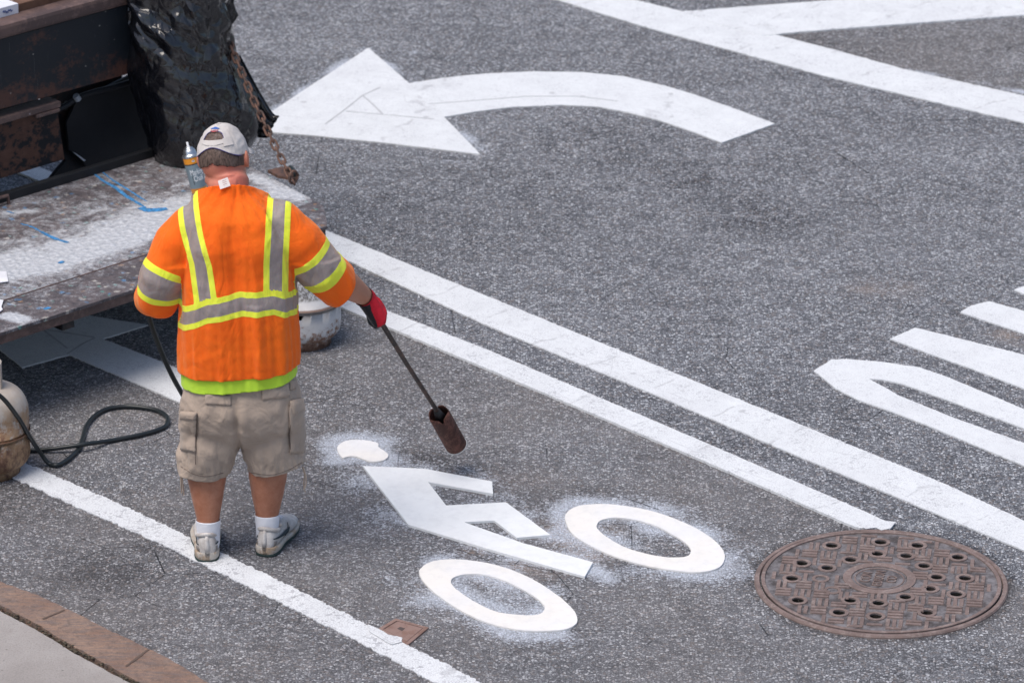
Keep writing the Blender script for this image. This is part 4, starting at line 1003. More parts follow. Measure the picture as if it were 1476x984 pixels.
# ------------------------------------------------------------------ gas cylinders
def cylinder(loc, label, hgt, tilt, dirty, rot, cr_=.098):
    root = empty('gas_cylinder', loc); tag(root, label, 'gas cylinder', 'gas cylinders standing by the platform')
    Mx = Matrix.Translation(loc) @ Matrix.Rotation(tilt, 4, 'X') @ Matrix.Rotation(rot, 4, 'Z'); r = .152; H = hgt
    m = M('cylinder_paint', .55, 0, .4); z = m.attr('h')
    a = m.noise(7, 6, .75); f = m.noise(38, 5, .75)
    base = (.62, .62, .63) if not dirty else (.47, .43, .39)
    c = m.mix(m.ramp(a, .35, .7), base, tuple(x * .78 for x in base))
    lowz = m.ramp(z, 0, .16, .17 if not dirty else .24, 0)
    if dirty: lowz = m.math('ADD', lowz, m.ramp(z, H * .72, H * .86, .13, -.02))
    t = m.math('ADD', m.math('ADD', m.math('MULTIPLY', f, .55), m.math('MULTIPLY', a, .45)), lowz)
    c = m.mix(m.math('MULTIPLY', m.ramp(t, .585, .655), .9), c, (.22, .105, .055))
    c = m.mix(m.math('MULTIPLY', m.ramp(t, .665, .74), .8), c, (.09, .045, .032))
    if dirty:
        sc = m.noise(22, 5, .75, m.coord((1, 1, .7))); mk = m.ramp(z, H * .86, H * .74, .25, 1)
        c = m.mix(m.math('MULTIPLY', m.math('MULTIPLY', m.ramp(sc, .40, .56), mk), .85), c, (.36, .23, .13))
    else:
        bnd = m.math('MULTIPLY', m.ramp(z, H * .60, H * .63), m.ramp(z, H * .84, H * .80))
        c = m.mix(m.math('MULTIPLY', m.math('MULTIPLY', m.ramp(m.noise(85, 4, .75), .44, .54), bnd), .85), c, (.13, .12, .11))
    seam = m.math('PINGPONG', m.math('MULTIPLY', m.math('SUBTRACT', z, H * .50), 1.0), 1.0)
    c = m.mix(m.math('MULTIPLY', m.ramp(m.math('ADD', seam, m.math('MULTIPLY', f, .004)), .0055, .0085, 1, 0), .85), c, (.17, .085, .05))
    m.col(c).bump(t, .0025)
    bm = bmesh.new(); prof = [(.09, .030)]
    for k in range(9): a_ = R(-80 + 10 * k); prof.append((r - .05 + .05 * math.cos(a_), .085 + .055 * math.sin(a_)))
    for zz in (.12, .18, H * .48): prof.append((r, zz))
    prof += [(r + .003, H * .487), (r + .003, H * .505), (r, H * .455), (r, H * .7)]
    for k in range(1, 9): a_ = R(10 * k); prof.append((r - .075 + .075 * math.cos(a_), H * .7 + .095 * math.sin(a_)))
    prof.append((.03, H * .7 + .098)); lathe(bm, prof, Mx, 56)
    o = obj('body', bm, m.m, root, smooth=True)
    def ha(o): 
        o.data.attributes.new('h', 'FLOAT', 'POINT').data.foreach_set('value', [(Mx.inverted() @ (v.co + Vector(loc))).z for v in o.data.vertices])
    ha(o)
    bm = bmesh.new(); lathe(bm, [(.105, .0), (.112, .0), (.110, .038), (.103, .045), (.103, .0)], Mx, 48, closed=False); ha(obj('foot_ring', bm, m.m, root, smooth=True))
    top = H * .7 + .075
    bm = bmesh.new(); n = 40; L = []
    for k in range(n + 1):
        a_ = R(40 + 280 * k / n); hh = .12 - .03 * (abs(k - n / 2) < 5)
        L.append([bm.verts.new(Mx @ Vector((q * math.cos(a_), q * math.sin(a_), zz))) for q, zz in ((cr_, top - .01), (cr_, top + hh), (cr_ + .005, top + hh), (cr_ + .005, top - .01))])
    for a_, b_ in zip(L, L[1:]):
        for j in range(4): bm.faces.new((a_[j], a_[(j + 1) % 4], b_[(j + 1) % 4], b_[j]))
    bm.faces.new(L[0]); bm.faces.new(L[-1]); bmesh.ops.recalc_face_normals(bm, faces=bm.faces); ha(obj('collar', bm, m.m, root))
    bm = bmesh.new(); tube(bm, [Mx @ Vector((0, 0, top)), Mx @ Vector((0, 0, top + .06))], .016, 12); tube(bm, [Mx @ Vector((0, 0, top + .035)), Mx @ Vector((.05, 0, top + .035))], .012, 12)
    v = obj('valve', bm, plain('brass', (.35, .24, .09), .35, .8), root, smooth=False)
    bm = bmesh.new(); tube(bm, [Mx @ Vector((0, 0, top + .065)), Mx @ Vector((0, 0, top + .08))], .03, 10); obj('valve_wheel', bm, plain('blue_wheel', (.05, .12, .25), .5), v)
    return Mx @ Vector((.05, 0, top + .035))
cl = G(437, 492); valveR = cylinder((cl.x, cl.y, 0), 'pale rust stained gas cylinder behind the worker\'s right side', .37, R(0), 0, R(200))
cl = G(-14, 679); valveL = cylinder((cl.x, cl.y, 0), 'rust brown scabby gas cylinder at the left edge beside the black hose', .345, R(0), 1, R(-60), .055)

# ------------------------------------------------------------------ hose lying on the road
hm = plain('black_hose_rubber', (.016, .021, .024), .38, spec=.5, var=.2, bumpd=.0006, bs=90)
def hose_ground():
    P = [valveL + Vector((-.03, -.05, .0)), AT(-22, 560, valveL.y - .16), AT(2, 572, valveL.y - .13), AT(25, 600, valveL.y - .05), AT(42, 628, valveL.y + .0)]
    g = lambda x, y, z=.011: G(x, y, z)
    P += [g(58, 652, .06), g(70, 667, .014), g(82, 670), g(96, 663), g(112, 648), g(119, 632), g(124, 615), g(134, 601), g(152, 590), g(178, 585.5), g(205, 587), g(228, 592), g(241, 601), g(240, 612), g(228, 619), g(200, 627), g(160, 634.5), g(122, 640, .030), g(80, 646, .018), g(60, 648), g(35, 648), g(-20, 640), g(-120, 610)]
    bm = bmesh.new(); tube(bm, cr(P, 8), .0086, 12)
    o = obj('gas_hose', bm, hm, loc=(P[16].x, P[16].y, 0), smooth=True)
    tag(o, 'black rubber hose lying in a loop on the road beside the left cylinder', 'hose', 'gas hoses')
hose_ground()

# ------------------------------------------------------------------ the worker
YB = 14.63
base = G(345, 805); man = empty('person', (base.x, base.y, 0))
tag(man, 'worker seen from behind in orange safety shirt, khaki cargo shorts and pale cap', 'person')
A = lambda x, y, dy=0.0: AT(x, y, YB + dy)

def cloth(name, base_c, dark=.8, weave=0, rough=.85):
    m = M(name, rough, 0, .2); f = m.noise(6, 4, .6)
    m.b.inputs['Sheen Weight'].default_value = .15
    m.col(m.mix(m.ramp(f, .35, .7), base_c, tuple(x * dark for x in base_c)))
    m.bump(m.noise(14, 4, .55, None, .6), .008, .6)
    return m
# skin
m = M('skin', .5, 0, .4); f = m.noise(9, 4, .6); g = m.noise(180, 3, .6); red = m.attr('red')
c = m.mix(m.ramp(f, .35, .65), (.46, .205, .125), (.53, .25, .155))
c = m.mix(red, c, (.66, .20, .15)); c = m.mix(m.attr('tanned'), c, m.mix(m.ramp(m.noise(17, 5, .7), .35, .65), (.38, .15, .085), (.49, .225, .14)))
c = m.mix(m.math('MULTIPLY', m.ramp(g, .5, .75), .25), c, (.36, .15, .09)); m.col(c); m.bump(g, .0006)
m.b.inputs['Subsurface Weight'].default_value = .12; m.b.inputs['Subsurface Radius'].default_value = (.01, .004, .002); m.b.inputs['Subsurface Scale'].default_value = .6
skin = m.m

# joints
LH, LK, LC, LA = A(312, 560), A(299, 645), A(298, 688), A(300, 752, -.03)
RH, RK, RC, RA = A(382, 560), A(388, 640, .02), A(386, 686, .02), A(385, 744, .02)
LS, LE, LW = A(280, 330, .02), A(226, 428, .02), A(214, 416, .20)
RS, RE, RW = A(398, 325, .02), A(485, 400, .05), A(526, 428, .19)
HC = A(322, 226, .11)
HR = (Matrix.Rotation(R(-16), 3, 'Z') @ Matrix.Rotation(R(-8), 3, 'Y') @ Matrix.Rotation(R(-6), 3, 'X'))
HM = Matrix.Translation(HC) @ HR.to_4x4()
hp = lambda x, y, z: HM @ Vector((x, y, z))

def torso_rings(rows, dx=0.0, dY=0.0):
    out = []
    for py, l, r, ry, dy in rows:
        a, b_ = A(l, py, dy + dY), A(r, py, dy + dY); out.append(((a + b_) / 2, (b_ - a).length / 2 - dx, ry - dx))
    return out
TORSO = [(575, 263, 429, .150, 0), (545, 261, 431, .155, 0), (500, 259, 432, .158, 0), (460, 260, 429, .158, 0), (420, 262, 427, .155, 0), (380, 262, 424, .150, .01), (345, 260, 420, .145, .01), (322, 262, 413, .138, .02),
         (305, 266, 404, .128, .02), (292, 272, 394, .118, .03), (281, 279, 382, .106, .04), (272, 284, 372, .096, .045), (262, 288, 367, .089, .05), (252, 290, 365, .086, .055), (240, 291, 364, .085, .06)]

def build_body():
    bm = bmesh.new()
    loft(bm, torso_rings([r for r in TORSO if 275 < r[0] < 570], .026), p=2.4)
    loft(bm, [(LH.lerp(RH, .5) + Vector((0, 0, z)), w, .11) for z, w in ((-.09, .10), (-.02, .165), (.10, .17))], p=2.4)
    round_tube(bm, [LH, LK, LC, LC.lerp(LA, .45), LA, Vector((LA.x, LA.y + .01, .07))], [.082, .068, .066, .056, .038, .036], 20)
    round_tube(bm, [RH, RK, RC, RC.lerp(RA, .45), RA, Vector((RA.x, RA.y + .01, .07))], [.082, .068, .065, .057, .039, .037], 20)
    for a, w, e in ((LA, .03, -.01), (RA, .03, .06)):   # feet inside the shoes
        round_tube(bm, [Vector((a.x, a.y - .02, .055)), Vector((a.x + e * .5, a.y + .07, .05)), Vector((a.x + e, a.y + .15, .04))], [.028, .026, .022], 14)
    round_tube(bm, [LS, LS.lerp(LE, .5), LE], [.050, .055, .044], 18); round_tube(bm, [LE, LE.lerp(LW, .35), LW], [.046, .046, .031], 18)
    round_tube(bm, [RS, RS.lerp(RE, .5), RE], [.050, .055, .048], 18); round_tube(bm, [RE, RE.lerp(RW, .35), RE.lerp(RW, .75), RE.lerp(RW, .97)], [.050, .051, .040, .033], 18)
    # neck and head
    nb = A(328, 285, .04)
    round_tube(bm, [nb, A(330, 262, .06), hp(0, -.012, -.062), hp(0, -.01, -.02)], [.070, .071, .069, .066], 26)
    ellipsoid(bm, hp(0, -.002, .002), (.079, .098, .106), HR, 32)
    ellipsoid(bm, hp(0, .032, -.055), (.062, .066, .066), HR); ellipsoid(bm, hp(0, .075, -.088), (.030, .028, .024), HR, 16)
    ellipsoid(bm, hp(0, .015, -.075), (.070, .060, .045), HR)
    ellipsoid(bm, hp(0, .101, -.028), (.014, .022, .016), HR, 14); ellipsoid(bm, hp(0, .095, -.008), (.009, .014, .028), HR, 14)
    for s_ in (-1, 1):
        ellipsoid(bm, hp(s_ * .032, .083, .016), (.026, .014, .009), HR, 14); ellipsoid(bm, hp(s_ * .040, .072, -.028), (.024, .024, .022), HR, 14)
        er = HR @ Matrix.Rotation(R(18 * s_), 3, 'Z')
        ellipsoid(bm, hp(s_ * .086, -.002, -.008), (.009, .020, .032), er, 18); ellipsoid(bm, hp(s_ * .084, .004, -.030), (.008, .012, .014), er, 14)
    ellipsoid(bm, hp(0, .094, -.053), (.026, .010, .007), HR, 14); ellipsoid(bm, hp(0, .091, -.066), (.022, .012, .007), HR, 14)
    bm = fuse(bm, .0055, 5)
    # nape crease and eye sockets
    inv = HM.inverted()
    for v in bm.verts:
        q = inv @ v.co
        if abs(q.x) < .07 and q.y < 0 and -.13 < q.z < -.02:
            v.co -= v.normal * (.0035 * math.exp(-((q.z + .060 - .12 * abs(q.x)) / .005) ** 2) - .004 * math.exp(-((q.z + .080) / .014) ** 2))
        for s_ in (-1, 1):
            d = (q - Vector((s_ * .031, .094, .001))).length
            if d < .03: v.co -= v.normal * .008 * math.exp(-(d / .012) ** 2)
        if .13 < v.co.z < .5:   # calf shape
            v.co += v.normal * .004 * math.exp(-((v.co.z - .30) / .05) ** 2) * (v.normal.y < 0)
    o = obj('body', bm, skin, man, smooth=True)
    wp = [v.co + man.location for v in o.data.vertices]
    rd, tn = [], []
    for p in wp:
        q = inv @ p
        rd.append(max(0, min(1, (p.z - 1.25) * 9)) * (.35 + .65 * max(0, min(1, (.02 - q.y) * 12))) * (1 if p.x > HC.x - .2 and p.x < HC.x + .25 else 0) * (.75 + .5 * N(p, 14)))
        tn.append(1.0 if p.z < .6 else .25)
    o.data.attributes.new('red', 'FLOAT', 'POINT').data.foreach_set('value', rd)
    o.data.attributes.new('tanned', 'FLOAT', 'POINT').data.foreach_set('value', tn)
    for s_ in (-1, 1):
        e = bmesh.new(); ellipsoid(e, hp(s_ * .031, .086, .001), (.0125, .010, .0095), HR, 16)
        ey = obj('eye', e, plain('eye_white', (.75, .73, .70), .2), man, smooth=True)
        e = bmesh.new(); ellipsoid(e, hp(s_ * .031, .0935, .001), (.0055, .0035, .0055), HR, 12); obj('iris', e, plain('eye_iris', (.08, .05, .03), .2), ey, smooth=True)
build_body()

def hair():
    m = M('brown_grey_hair', .65, 0, .4); v = m.coord((1, 1, .16), rot=(0, 0, 0)); f = m.noise(190, 4, .7, v); g = m.noise(40, 3, .6, v)
    c = m.mix(m.ramp(f, .35, .62), (.035, .022, .017), (.155, .105, .085)); c = m.mix(m.math('MULTIPLY', m.ramp(g, .55, .7), .5), c, (.26, .21, .19)); m.col(c).bump(f, .003)
    bm = bmesh.new(); n, k = 150, 60; rows = []
    for j in range(k + 1):
        row = []
        for i in range(n):
            a = 2 * math.pi * i / n; bk = max(0, -math.sin(a))        # back of the head is -y
            side = abs(math.cos(a)); fr = max(0, math.sin(a))
            zlow = -.004 - .024 * side * (math.sin(a) < .2) + .10 * max(0, fr - .12) + .006 * noise.noise(Vector((a * 4, 1, 0))) + .004 * noise.noise(Vector((a * 30, 4, 0)))
            z = zlow + (.108 - zlow) * j / k
            rr = math.sqrt(max(.0001, 1 - (z / .1145) ** 2)) * (1 if j else .985)
            row.append(bm.verts.new(hp(.0835 * rr * math.cos(a), .1025 * rr * math.sin(a) - .002, z)))
        rows.append(row)
    for a, b_ in zip(rows, rows[1:]):
        for i in range(n): bm.faces.new((a[i], a[(i + 1) % n], b_[(i + 1) % n], b_[i]))
    bm.normal_update()
    for v in bm.verts: v.co += v.normal * .0015 * N(v.co, 260, sz=.2)
    thick(bm, .003); obj('hair', bm, m.m, man, smooth=True)
hair()

def cap():
    m = M('pale_cap_cotton', .9, 0, .2); f = m.noise(13, 5, .65); g = m.noise(500, 2)
    c = m.mix(m.ramp(f, .35, .68), (.62, .59, .57), (.50, .46, .44)); c = m.mix(m.math('MULTIPLY', m.ramp(m.noise(45, 4), .6, .75), .4), c, (.42, .37, .34)); m.col(c); m.bump(g, .001, .5); m.bump(f, .004, .5)
    bm = bmesh.new(); n, k = 128, 56; rows = []
    rx, ry, rz = .0885, .108, .118
    for j in range(k + 1):
        row = []
        for i in range(n):
            a = 2 * math.pi * i / n; bk = max(0, -math.sin(a))
            zr = .010 + .044 * bk ** 3
            lat0 = math.asin(zr / rz); lat = lat0 + (R(85) - lat0) * j / k
            p = Vector((rx * math.cos(lat) * math.cos(a), ry * math.cos(lat) * math.sin(a), rz * math.sin(lat)))
            nr = Vector((p.x / rx ** 2, p.y / ry ** 2, p.z / rz ** 2)).normalized()
            seam = abs(math.sin(a * 3 + math.pi / 2)); p += nr * (-.0016 * math.exp(-(math.cos(a * 3) / .06) ** 2 if False else -((math.cos(a * 3)) / .10) ** 2) + .003 * N(p, 22, off=3) + .0018 * N(p, 60))
            row.append(bm.verts.new(hp(*p)))
        rows.append(row)
    la = lambda z: math.asin(z / rz)
    hole = set()
    for j in range(k):
        for i in range(n):
            a = 2 * math.pi * (i + .5) / n; zr = .010 + .044 * max(0, -math.sin(a)) ** 3; lat = la(zr) + (R(85) - la(zr)) * (j + .5) / k
            da = math.degrees(a) - 270; z = rz * math.sin(lat)
            x = da / 33
            if abs(x) < 1 and .076 < z < .0765 + .026 * math.sqrt(max(0, 1 - x * x)) ** .45: continue
            bm.faces.new((rows[j][i], rows[j][(i + 1) % n], rows[j + 1][(i + 1) % n], rows[j + 1][i]))
    bm.faces.new(rows[-1])
    bmesh.ops.delete(bm, geom=[v for v in bm.verts if not v.link_faces], context='VERTS')
    bm.normal_update(); thick(bm, .0025)
    cp = obj('cap', bm, m.m, man, smooth=True)
    piping = plain('purple_piping', (.07, .05, .22), .8)
    def line(pts, r, mat, nm, z0=1.03):
        b2 = bmesh.new(); tube(b2, pts, r, 6); return obj(nm, b2, mat, cp, smooth=True)
    E3 = lambda a, z, s=1.012: hp(rx * s * math.cos(la(z)) * math.cos(a), ry * s * math.cos(la(z)) * math.sin(a), z * s)
    pts = [E3(R(270 + 33.5 * x), .0765 + .0265 * math.sqrt(max(0, 1 - x * x)) ** .45, 1.004) for x in [math.sin(R(t)) for t in range(-90, 91, 6)]]
    line(pts, .0013, piping, 'opening_piping')
    pts = [hp(*(Vector((rx * 1.0 * math.cos(la(zr)) * math.cos(a), ry * 1.0 * math.cos(la(zr)) * math.sin(a), zr - .001)))) for a, zr in [(R(t), .010 + .044 * max(0, -math.sin(R(t))) ** 3) for t in range(200, 341, 5)]]
    line(pts, .0013, piping, 'rim_piping')
    # strap and its ends
    b2 = bmesh.new(); g1 = []
    for t in range(-40, 45, 4):
        a = R(270 + t); g1.append((b2.verts.new(E3(a, .060 + .00002 * t * t * .2, 1.022)), b2.verts.new(E3(a, .0755, 1.022))))
    for a, b_ in zip(g1, g1[1:]): b2.faces.new((a[0], b_[0], b_[1], a[1]))
    thick(b2, .0018); obj('strap', b2, m.m, cp)
    b2 = bmesh.new(); g1 = []
    for t in range(30, 55, 4):
        a = R(270 + t); g1.append((b2.verts.new(E3(a, .053, 1.035)), b2.verts.new(E3(a, .078, 1.035))))
    for a, b_ in zip(g1, g1[1:]): b2.faces.new((a[0], b_[0], b_[1], a[1]))
    thick(b2, .0018); obj('strap_tab', b2, m.m, cp)
    # little embroidered shield above the opening
    def patch(pts, mat, nm, s):
        b3 = bmesh.new(); b3.faces.new([b3.verts.new(E3(R(268 + x), z, s)) for x, z in pts]); return obj(nm, b3, mat, cp)
    blue, redm = plain('thread_blue', (.05, .13, .42), .8), plain('thread_red', (.55, .12, .11), .8)
    patch([(-26, .1080), (-14, .1100), (0, .1122), (14, .1100), (26, .1080), (22, .1060), (-22, .1060)], blue, 'crest_top', 1.02)
    for x in (-15, -5, 5, 15): patch([(x - 2.8, .1050), (x + 2.8, .1050), (x + 2.2, .1018), (x - 2.2, .1018)], redm, 'crest_bar', 1.02)
    patch([(-18, .1008), (18, .1008), (0, .0990)], redm, 'crest_tip', 1.02)
    # visor and button
    b2 = bmesh.new(); gr = []
    for t in range(-60, 61, 6):
        a = R(90 + t); e = .075 * math.cos(R(t)) ** .8
        r0 = Vector((rx * .995 * math.cos(a), ry * .995 * math.sin(a), .012)); row = []
        for q in (0, .5, 1): row.append(b2.verts.new(hp(r0.x, r0.y + e * q, r0.z - .016 * q - .020 * math.sin(R(t)) ** 2)))
        gr.append(row)
    for a, b_ in zip(gr, gr[1:]):
        for q in (0, 1): b2.faces.new((a[q], a[q + 1], b_[q + 1], b_[q]))
    thick(b2, .003); obj('visor', b2, m.m, cp, smooth=True)
    b2 = bmesh.new(); ellipsoid(b2, hp(0, 0, .1185), (.007, .007, .003), HR, 12); obj('button', b2, m.m, cp, smooth=True)
cap()

# ---- shirt
def polydist(p, line):
    best, bt, acc = 9e9, 0, 0
    for a, b_ in zip(line, line[1:]):
        ab = b_ - a; L = ab.length; t = max(0, min(1, (p - a).dot(ab) / (L * L))); d = (p - a - ab * t).length
        if d < best: best, bt = d, acc + t * L
        acc += L
    return best, bt
LSL = [A(282, 322, .02), A(256, 352, .0), A(235, 398, -.02), A(228, 428, .01), A(218, 428, .10)]
RSL = [A(398, 316, .02), A(432, 352, .01), A(464, 388, .03), A(492, 414, .075), A(512, 430, .11)]
LR = [.080, .086, .082, .074, .066]; RR = [.082, .086, .083, .077, .072]
def shirt():
    bm = bmesh.new(); loft(bm, torso_rings(TORSO), p=2.5)
    round_tube(bm, [A(300, 318, .03)] + LSL, [.075] + LR, 24); round_tube(bm, [A(375, 312, .03)] + RSL, [.075] + RR, 24)
    bm = fuse(bm, .0062, 7)
    cc = A(346, 440)
    # folds
    for v in bm.verts:
        p = v.co; dl, tl = polydist(p, LSL); dr, tr = polydist(p, RSL); arm = min(dl - .085, dr - .085)
        n_ = v.normal
        low = max(0, min(1, (1.15 - p.z) / .35)); back = max(0, -n_.y)
        ang = math.atan2(p.x - cc.x, -(p.y - cc.y))
        fold = .0085 * (N((ang * 2.6 + .5 * (1.2 - p.z), p.z * 1.3, 0), 1, off=3)) * (.35 + low) + .005 * N((ang * 7, p.z * 2.2, 0), 1, off=9) * (.4 + low)
        fold += .016 * low * math.exp(-((ang - .42 - .5 * (.95 - p.z)) / .13) ** 2) * (p.z < 1.0) - .010 * low * math.exp(-((ang - .18 - .3 * (.95 - p.z)) / .12) ** 2)
        fold += .0045 * (1 - 2 * abs(N((ang * 5 + 1.1 * p.z, p.z * 3.4, 0), 1, off=21))) + .0035 * N(p, 16, sz=.35) + .002 * N(p, 34)
        if p.z > 1.12 and arm < .01: # sleeve pulls
            t = tl if dl < dr else tr
            fold = .006 * N((ang * 2, t * 13 + ang, 0), 1, off=5) + .005 * N(p, 11) + .003 * N(p, 26)
        # spine hollow and shoulder blades
        fold -= .013 * math.exp(-(ang / .25) ** 2) * math.exp(-((p.z - 1.08) / .16) ** 2) * back
        for s_ in (-1, 1): fold += .010 * math.exp(-((ang - s_ * .55) / .3) ** 2) * math.exp(-((p.z - 1.22) / .07) ** 2) * back
        v.co += n_ * fold
        # deep tuck at the armpits
    def cut(co, no, sel=None):
        g = bm.verts[:] + bm.edges[:] + bm.faces[:]
        if sel:
            fs = [f for f in bm.faces if sel(f.calc_center_median())]; vs = set(v for f in fs for v in f.verts); es = set(e for f in fs for e in f.edges); g = list(vs) + list(es) + fs
        bmesh.ops.bisect_plane(bm, geom=g, plane_co=co, plane_no=no, clear_outer=True)
    a, b_ = A(261, 529), A(431, 519); hn = (b_ - a).normalized(); dn = Vector((hn.z, 0, -hn.x)); cut((a + b_) / 2, dn)
    cut(A(325, 267, -.035), Vector((-.06, .55, .82)).normalized())
    ax = (RSL[3] - RSL[2]).normalized(); ax = (ax + Vector((.15, .1, .15))).normalized(); rc = A(489, 413, .07)
    cut(rc, ax, lambda c_: (c_ - rc).length < .24 and c_.x > rc.x - .10)
    lx = Vector((-.25, .95, -.1)).normalized(); lc = LSL[4] - Vector((0, .02, 0))
    cut(lc, lx, lambda c_: (c_ - lc).length < .14 and c_.x < lc.x + .07 and c_.y > lc.y - .02)
    # puff the cuffs
    shell(bm, .004)
    m = M('hi_vis_shirt', .8, 0, .15); m.b.inputs['Sheen Weight'].default_value = .35; m.b.inputs['Sheen Tint'].default_value = (1, .62, .35, 1); m.b.inputs['Subsurface Weight'].default_value = .25; m.b.inputs['Subsurface Radius'].default_value = (.02, .006, .002); m.b.inputs['Subsurface Scale'].default_value = .5
    f = m.noise(5, 4, .6); mesh_ = m.vor(330, vec=m.coord((1, 1, 1)), rnd=.25)
    orange = m.mix(m.ramp(f, .35, .7), (.98, .165, .012), (.95, .125, .009))
    orange = m.mix(m.math('MULTIPLY', m.ramp(m.noise(70, 3), .72, .76), .4), orange, (.35, .09, .02))
    d = m.attr('stripe'); cut_ = m.math('ABSOLUTE', d)
    yel = m.mix(m.ramp(f, .3, .7), (.80, .86, .045), (.86, .90, .09)); grey = m.mix(m.ramp(m.noise(30, 4), .35, .65), (.33, .285, .275), (.27, .235, .235))
    # stripe value: 0..1 in grey, 1..2 in yellow
    c = m.mix(m.ramp(cut_, 1.985, 2.0, 1, 0), orange, yel); c = m.mix(m.ramp(cut_, .98, 1.0, 1, 0), c, grey)
    m.col(c)
    m.rough(m.ramp(cut_, .99, 1.0, .38, .85))
    m.bump(mesh_, .0009, .6); m.bump(m.noise(11, 4, .55, None, .8), .008, .5); m.bump(m.math('ABSOLUTE', m.math('SUBTRACT', m.noise(6.5, 3, .5, m.coord((1.6, 1.6, .75)), 1.3), .5)), .030, .40); m.bump(m.math('MULTIPLY', m.ramp(cut_, 1.95, 2.05, 1, 0), 1), .0012, .8)
    o = obj('shirt', bm, m.m, man, smooth=True)
    W_ = [v.co + man.location for v in o.data.vertices]
    yb = YB - .15
    def zl(px, py): return A(px, py, -.15).z
    wz = [(A(260, 453, -.03).x, A(260, 453, -.03).z), (A(300, 446, -.13).x, zl(300, 450)), (A(345, 441, -.15).x, zl(345, 440)), (A(395, 436, -.13).x, zl(395, 439)), (A(428, 434, -.03).x, A(428, 434, -.03).z)]
    def wc(x):
        if x <= wz[0][0]: return wz[0][1]
        for (x0, z0), (x1, z1) in zip(wz, wz[1:]):
            if x <= x1: return z0 + (z1 - z0) * (x - x0) / (x1 - x0)
        return wz[-1][1]
    def xs(rows):
        return [(A(px, py, -.14).z, A(px, py, -.14).x) for px, py in rows]
    lv = xs([(262, 275), (264, 300), (275, 345), (288, 385), (296, 435), (300, 470)]); rv = xs([(399, 265), (400, 300), (399, 345), (397, 385), (397, 420), (397, 460)])
    def xi(t, z):
        if z >= t[0][0]: return t[0][1]
        for (z0, x0), (z1, x1) in zip(t, t[1:]):
            if z >= z1: return x0 + (x1 - x0) * (z - z0) / (z1 - z0)
        return t[-1][1]
    def band(d, g, y): d = abs(d); return d / g if d < g else 1 + (d - g) / y
    sl_t = polydist(A(232, 404, -.02), LSL)[1]; sr_t = polydist(A(456, 380, .02), RSL)[1]
    vals = []
    for p in W_:
        dl, tl = polydist(p, LSL); dr, tr = polydist(p, RSL)
        dz = p.z - wc(p.x)
        inL = tl > .07 and dl < .115 and p.x < A(262, 400).x + .004 + .25 * max(0, 0); inR = tr > .10 and dr < .115 and p.x > A(426, 400).x - .002
        v = 9.0
        if inL: v = band(tl - sl_t, .030, .025)
        elif inR: v = band(tr - sr_t, .031, .027)
        else:
            v = band(dz, .0235, .021)
            if dz > .02:
                v = min(v, band(p.x - xi(lv, p.z), .0215, .0205), band(p.x - xi(rv, p.z), .0215, .0205)) if v > 2 else v
        vals.append(min(v, 4.0))
    o.data.attributes.new('stripe', 'FLOAT', 'POINT').data.foreach_set('value', vals)
    # care tag at the collar
    t = bmesh.new(); q = [A(x, y, dy) for x, y, dy in ((314, 261, -.035), (328, 255.5, -.03), (332.5, 268, -.045), (317.5, 273, -.05))]
    t.faces.new([t.verts.new(p) for p in q]); thick(t, .001)
    tg = obj('collar_tag', t, plain('tag_white', (.74, .68, .66), .8), o)
    t = bmesh.new()
    for k in range(3):
        y0 = 261 + 2.6 * k; q = [A(320 + k * .8, y0, -.043 - .003 * k), A(326 + k * .5, y0 - 2, -.042 - .003 * k), A(326.2 + k * .5, y0 - 1.4, -.042 - .003 * k), A(320.2 + k * .8, y0 + .7, -.043 - .003 * k)]
        t.faces.new([t.verts.new(p) for p in q])
    obj('tag_print', t, plain('tag_print', (.5, .3, .3), .8), tg)
shirt()
def undershirt():
    bm = bmesh.new(); rows = [(590, 262, 430, .150, 0), (560, 261, 431, .154, 0), (530, 261, 430, .154, 0), (500, 263, 428, .150, 0), (470, 268, 424, .145, 0)]
    loft(bm, torso_rings(rows, .006), p=2.5); bm = fuse(bm, .006, 4)
    cc = A(346, 440)
    for v in bm.verts:
        p = v.co; ang = math.atan2(p.x - cc.x, -(p.y - cc.y)); n_ = v.normal
        v.co += n_ * (.009 * N((ang * 2.6 + .5 * (1.2 - p.z), p.z * 1.3, 0), 1, off=3) + .004 * N((ang * 7, p.z * 2.2, 0), 1, off=9))
    g = lambda: bm.verts[:] + bm.edges[:] + bm.faces[:]
    a, b_ = A(261, 551), A(431, 536); h = (b_ - a).normalized(); bmesh.ops.bisect_plane(bm, geom=g(), plane_co=(a + b_) / 2, plane_no=Vector((h.z, 0, -h.x)), clear_outer=True)
    bmesh.ops.bisect_plane(bm, geom=g(), plane_co=A(345, 495), plane_no=(0, 0, 1), clear_outer=True)
    shell(bm, .003); c = cloth('lime_shirt', (.56, .86, .06), .85); obj('undershirt', bm, c.m, man, smooth=True)
undershirt()

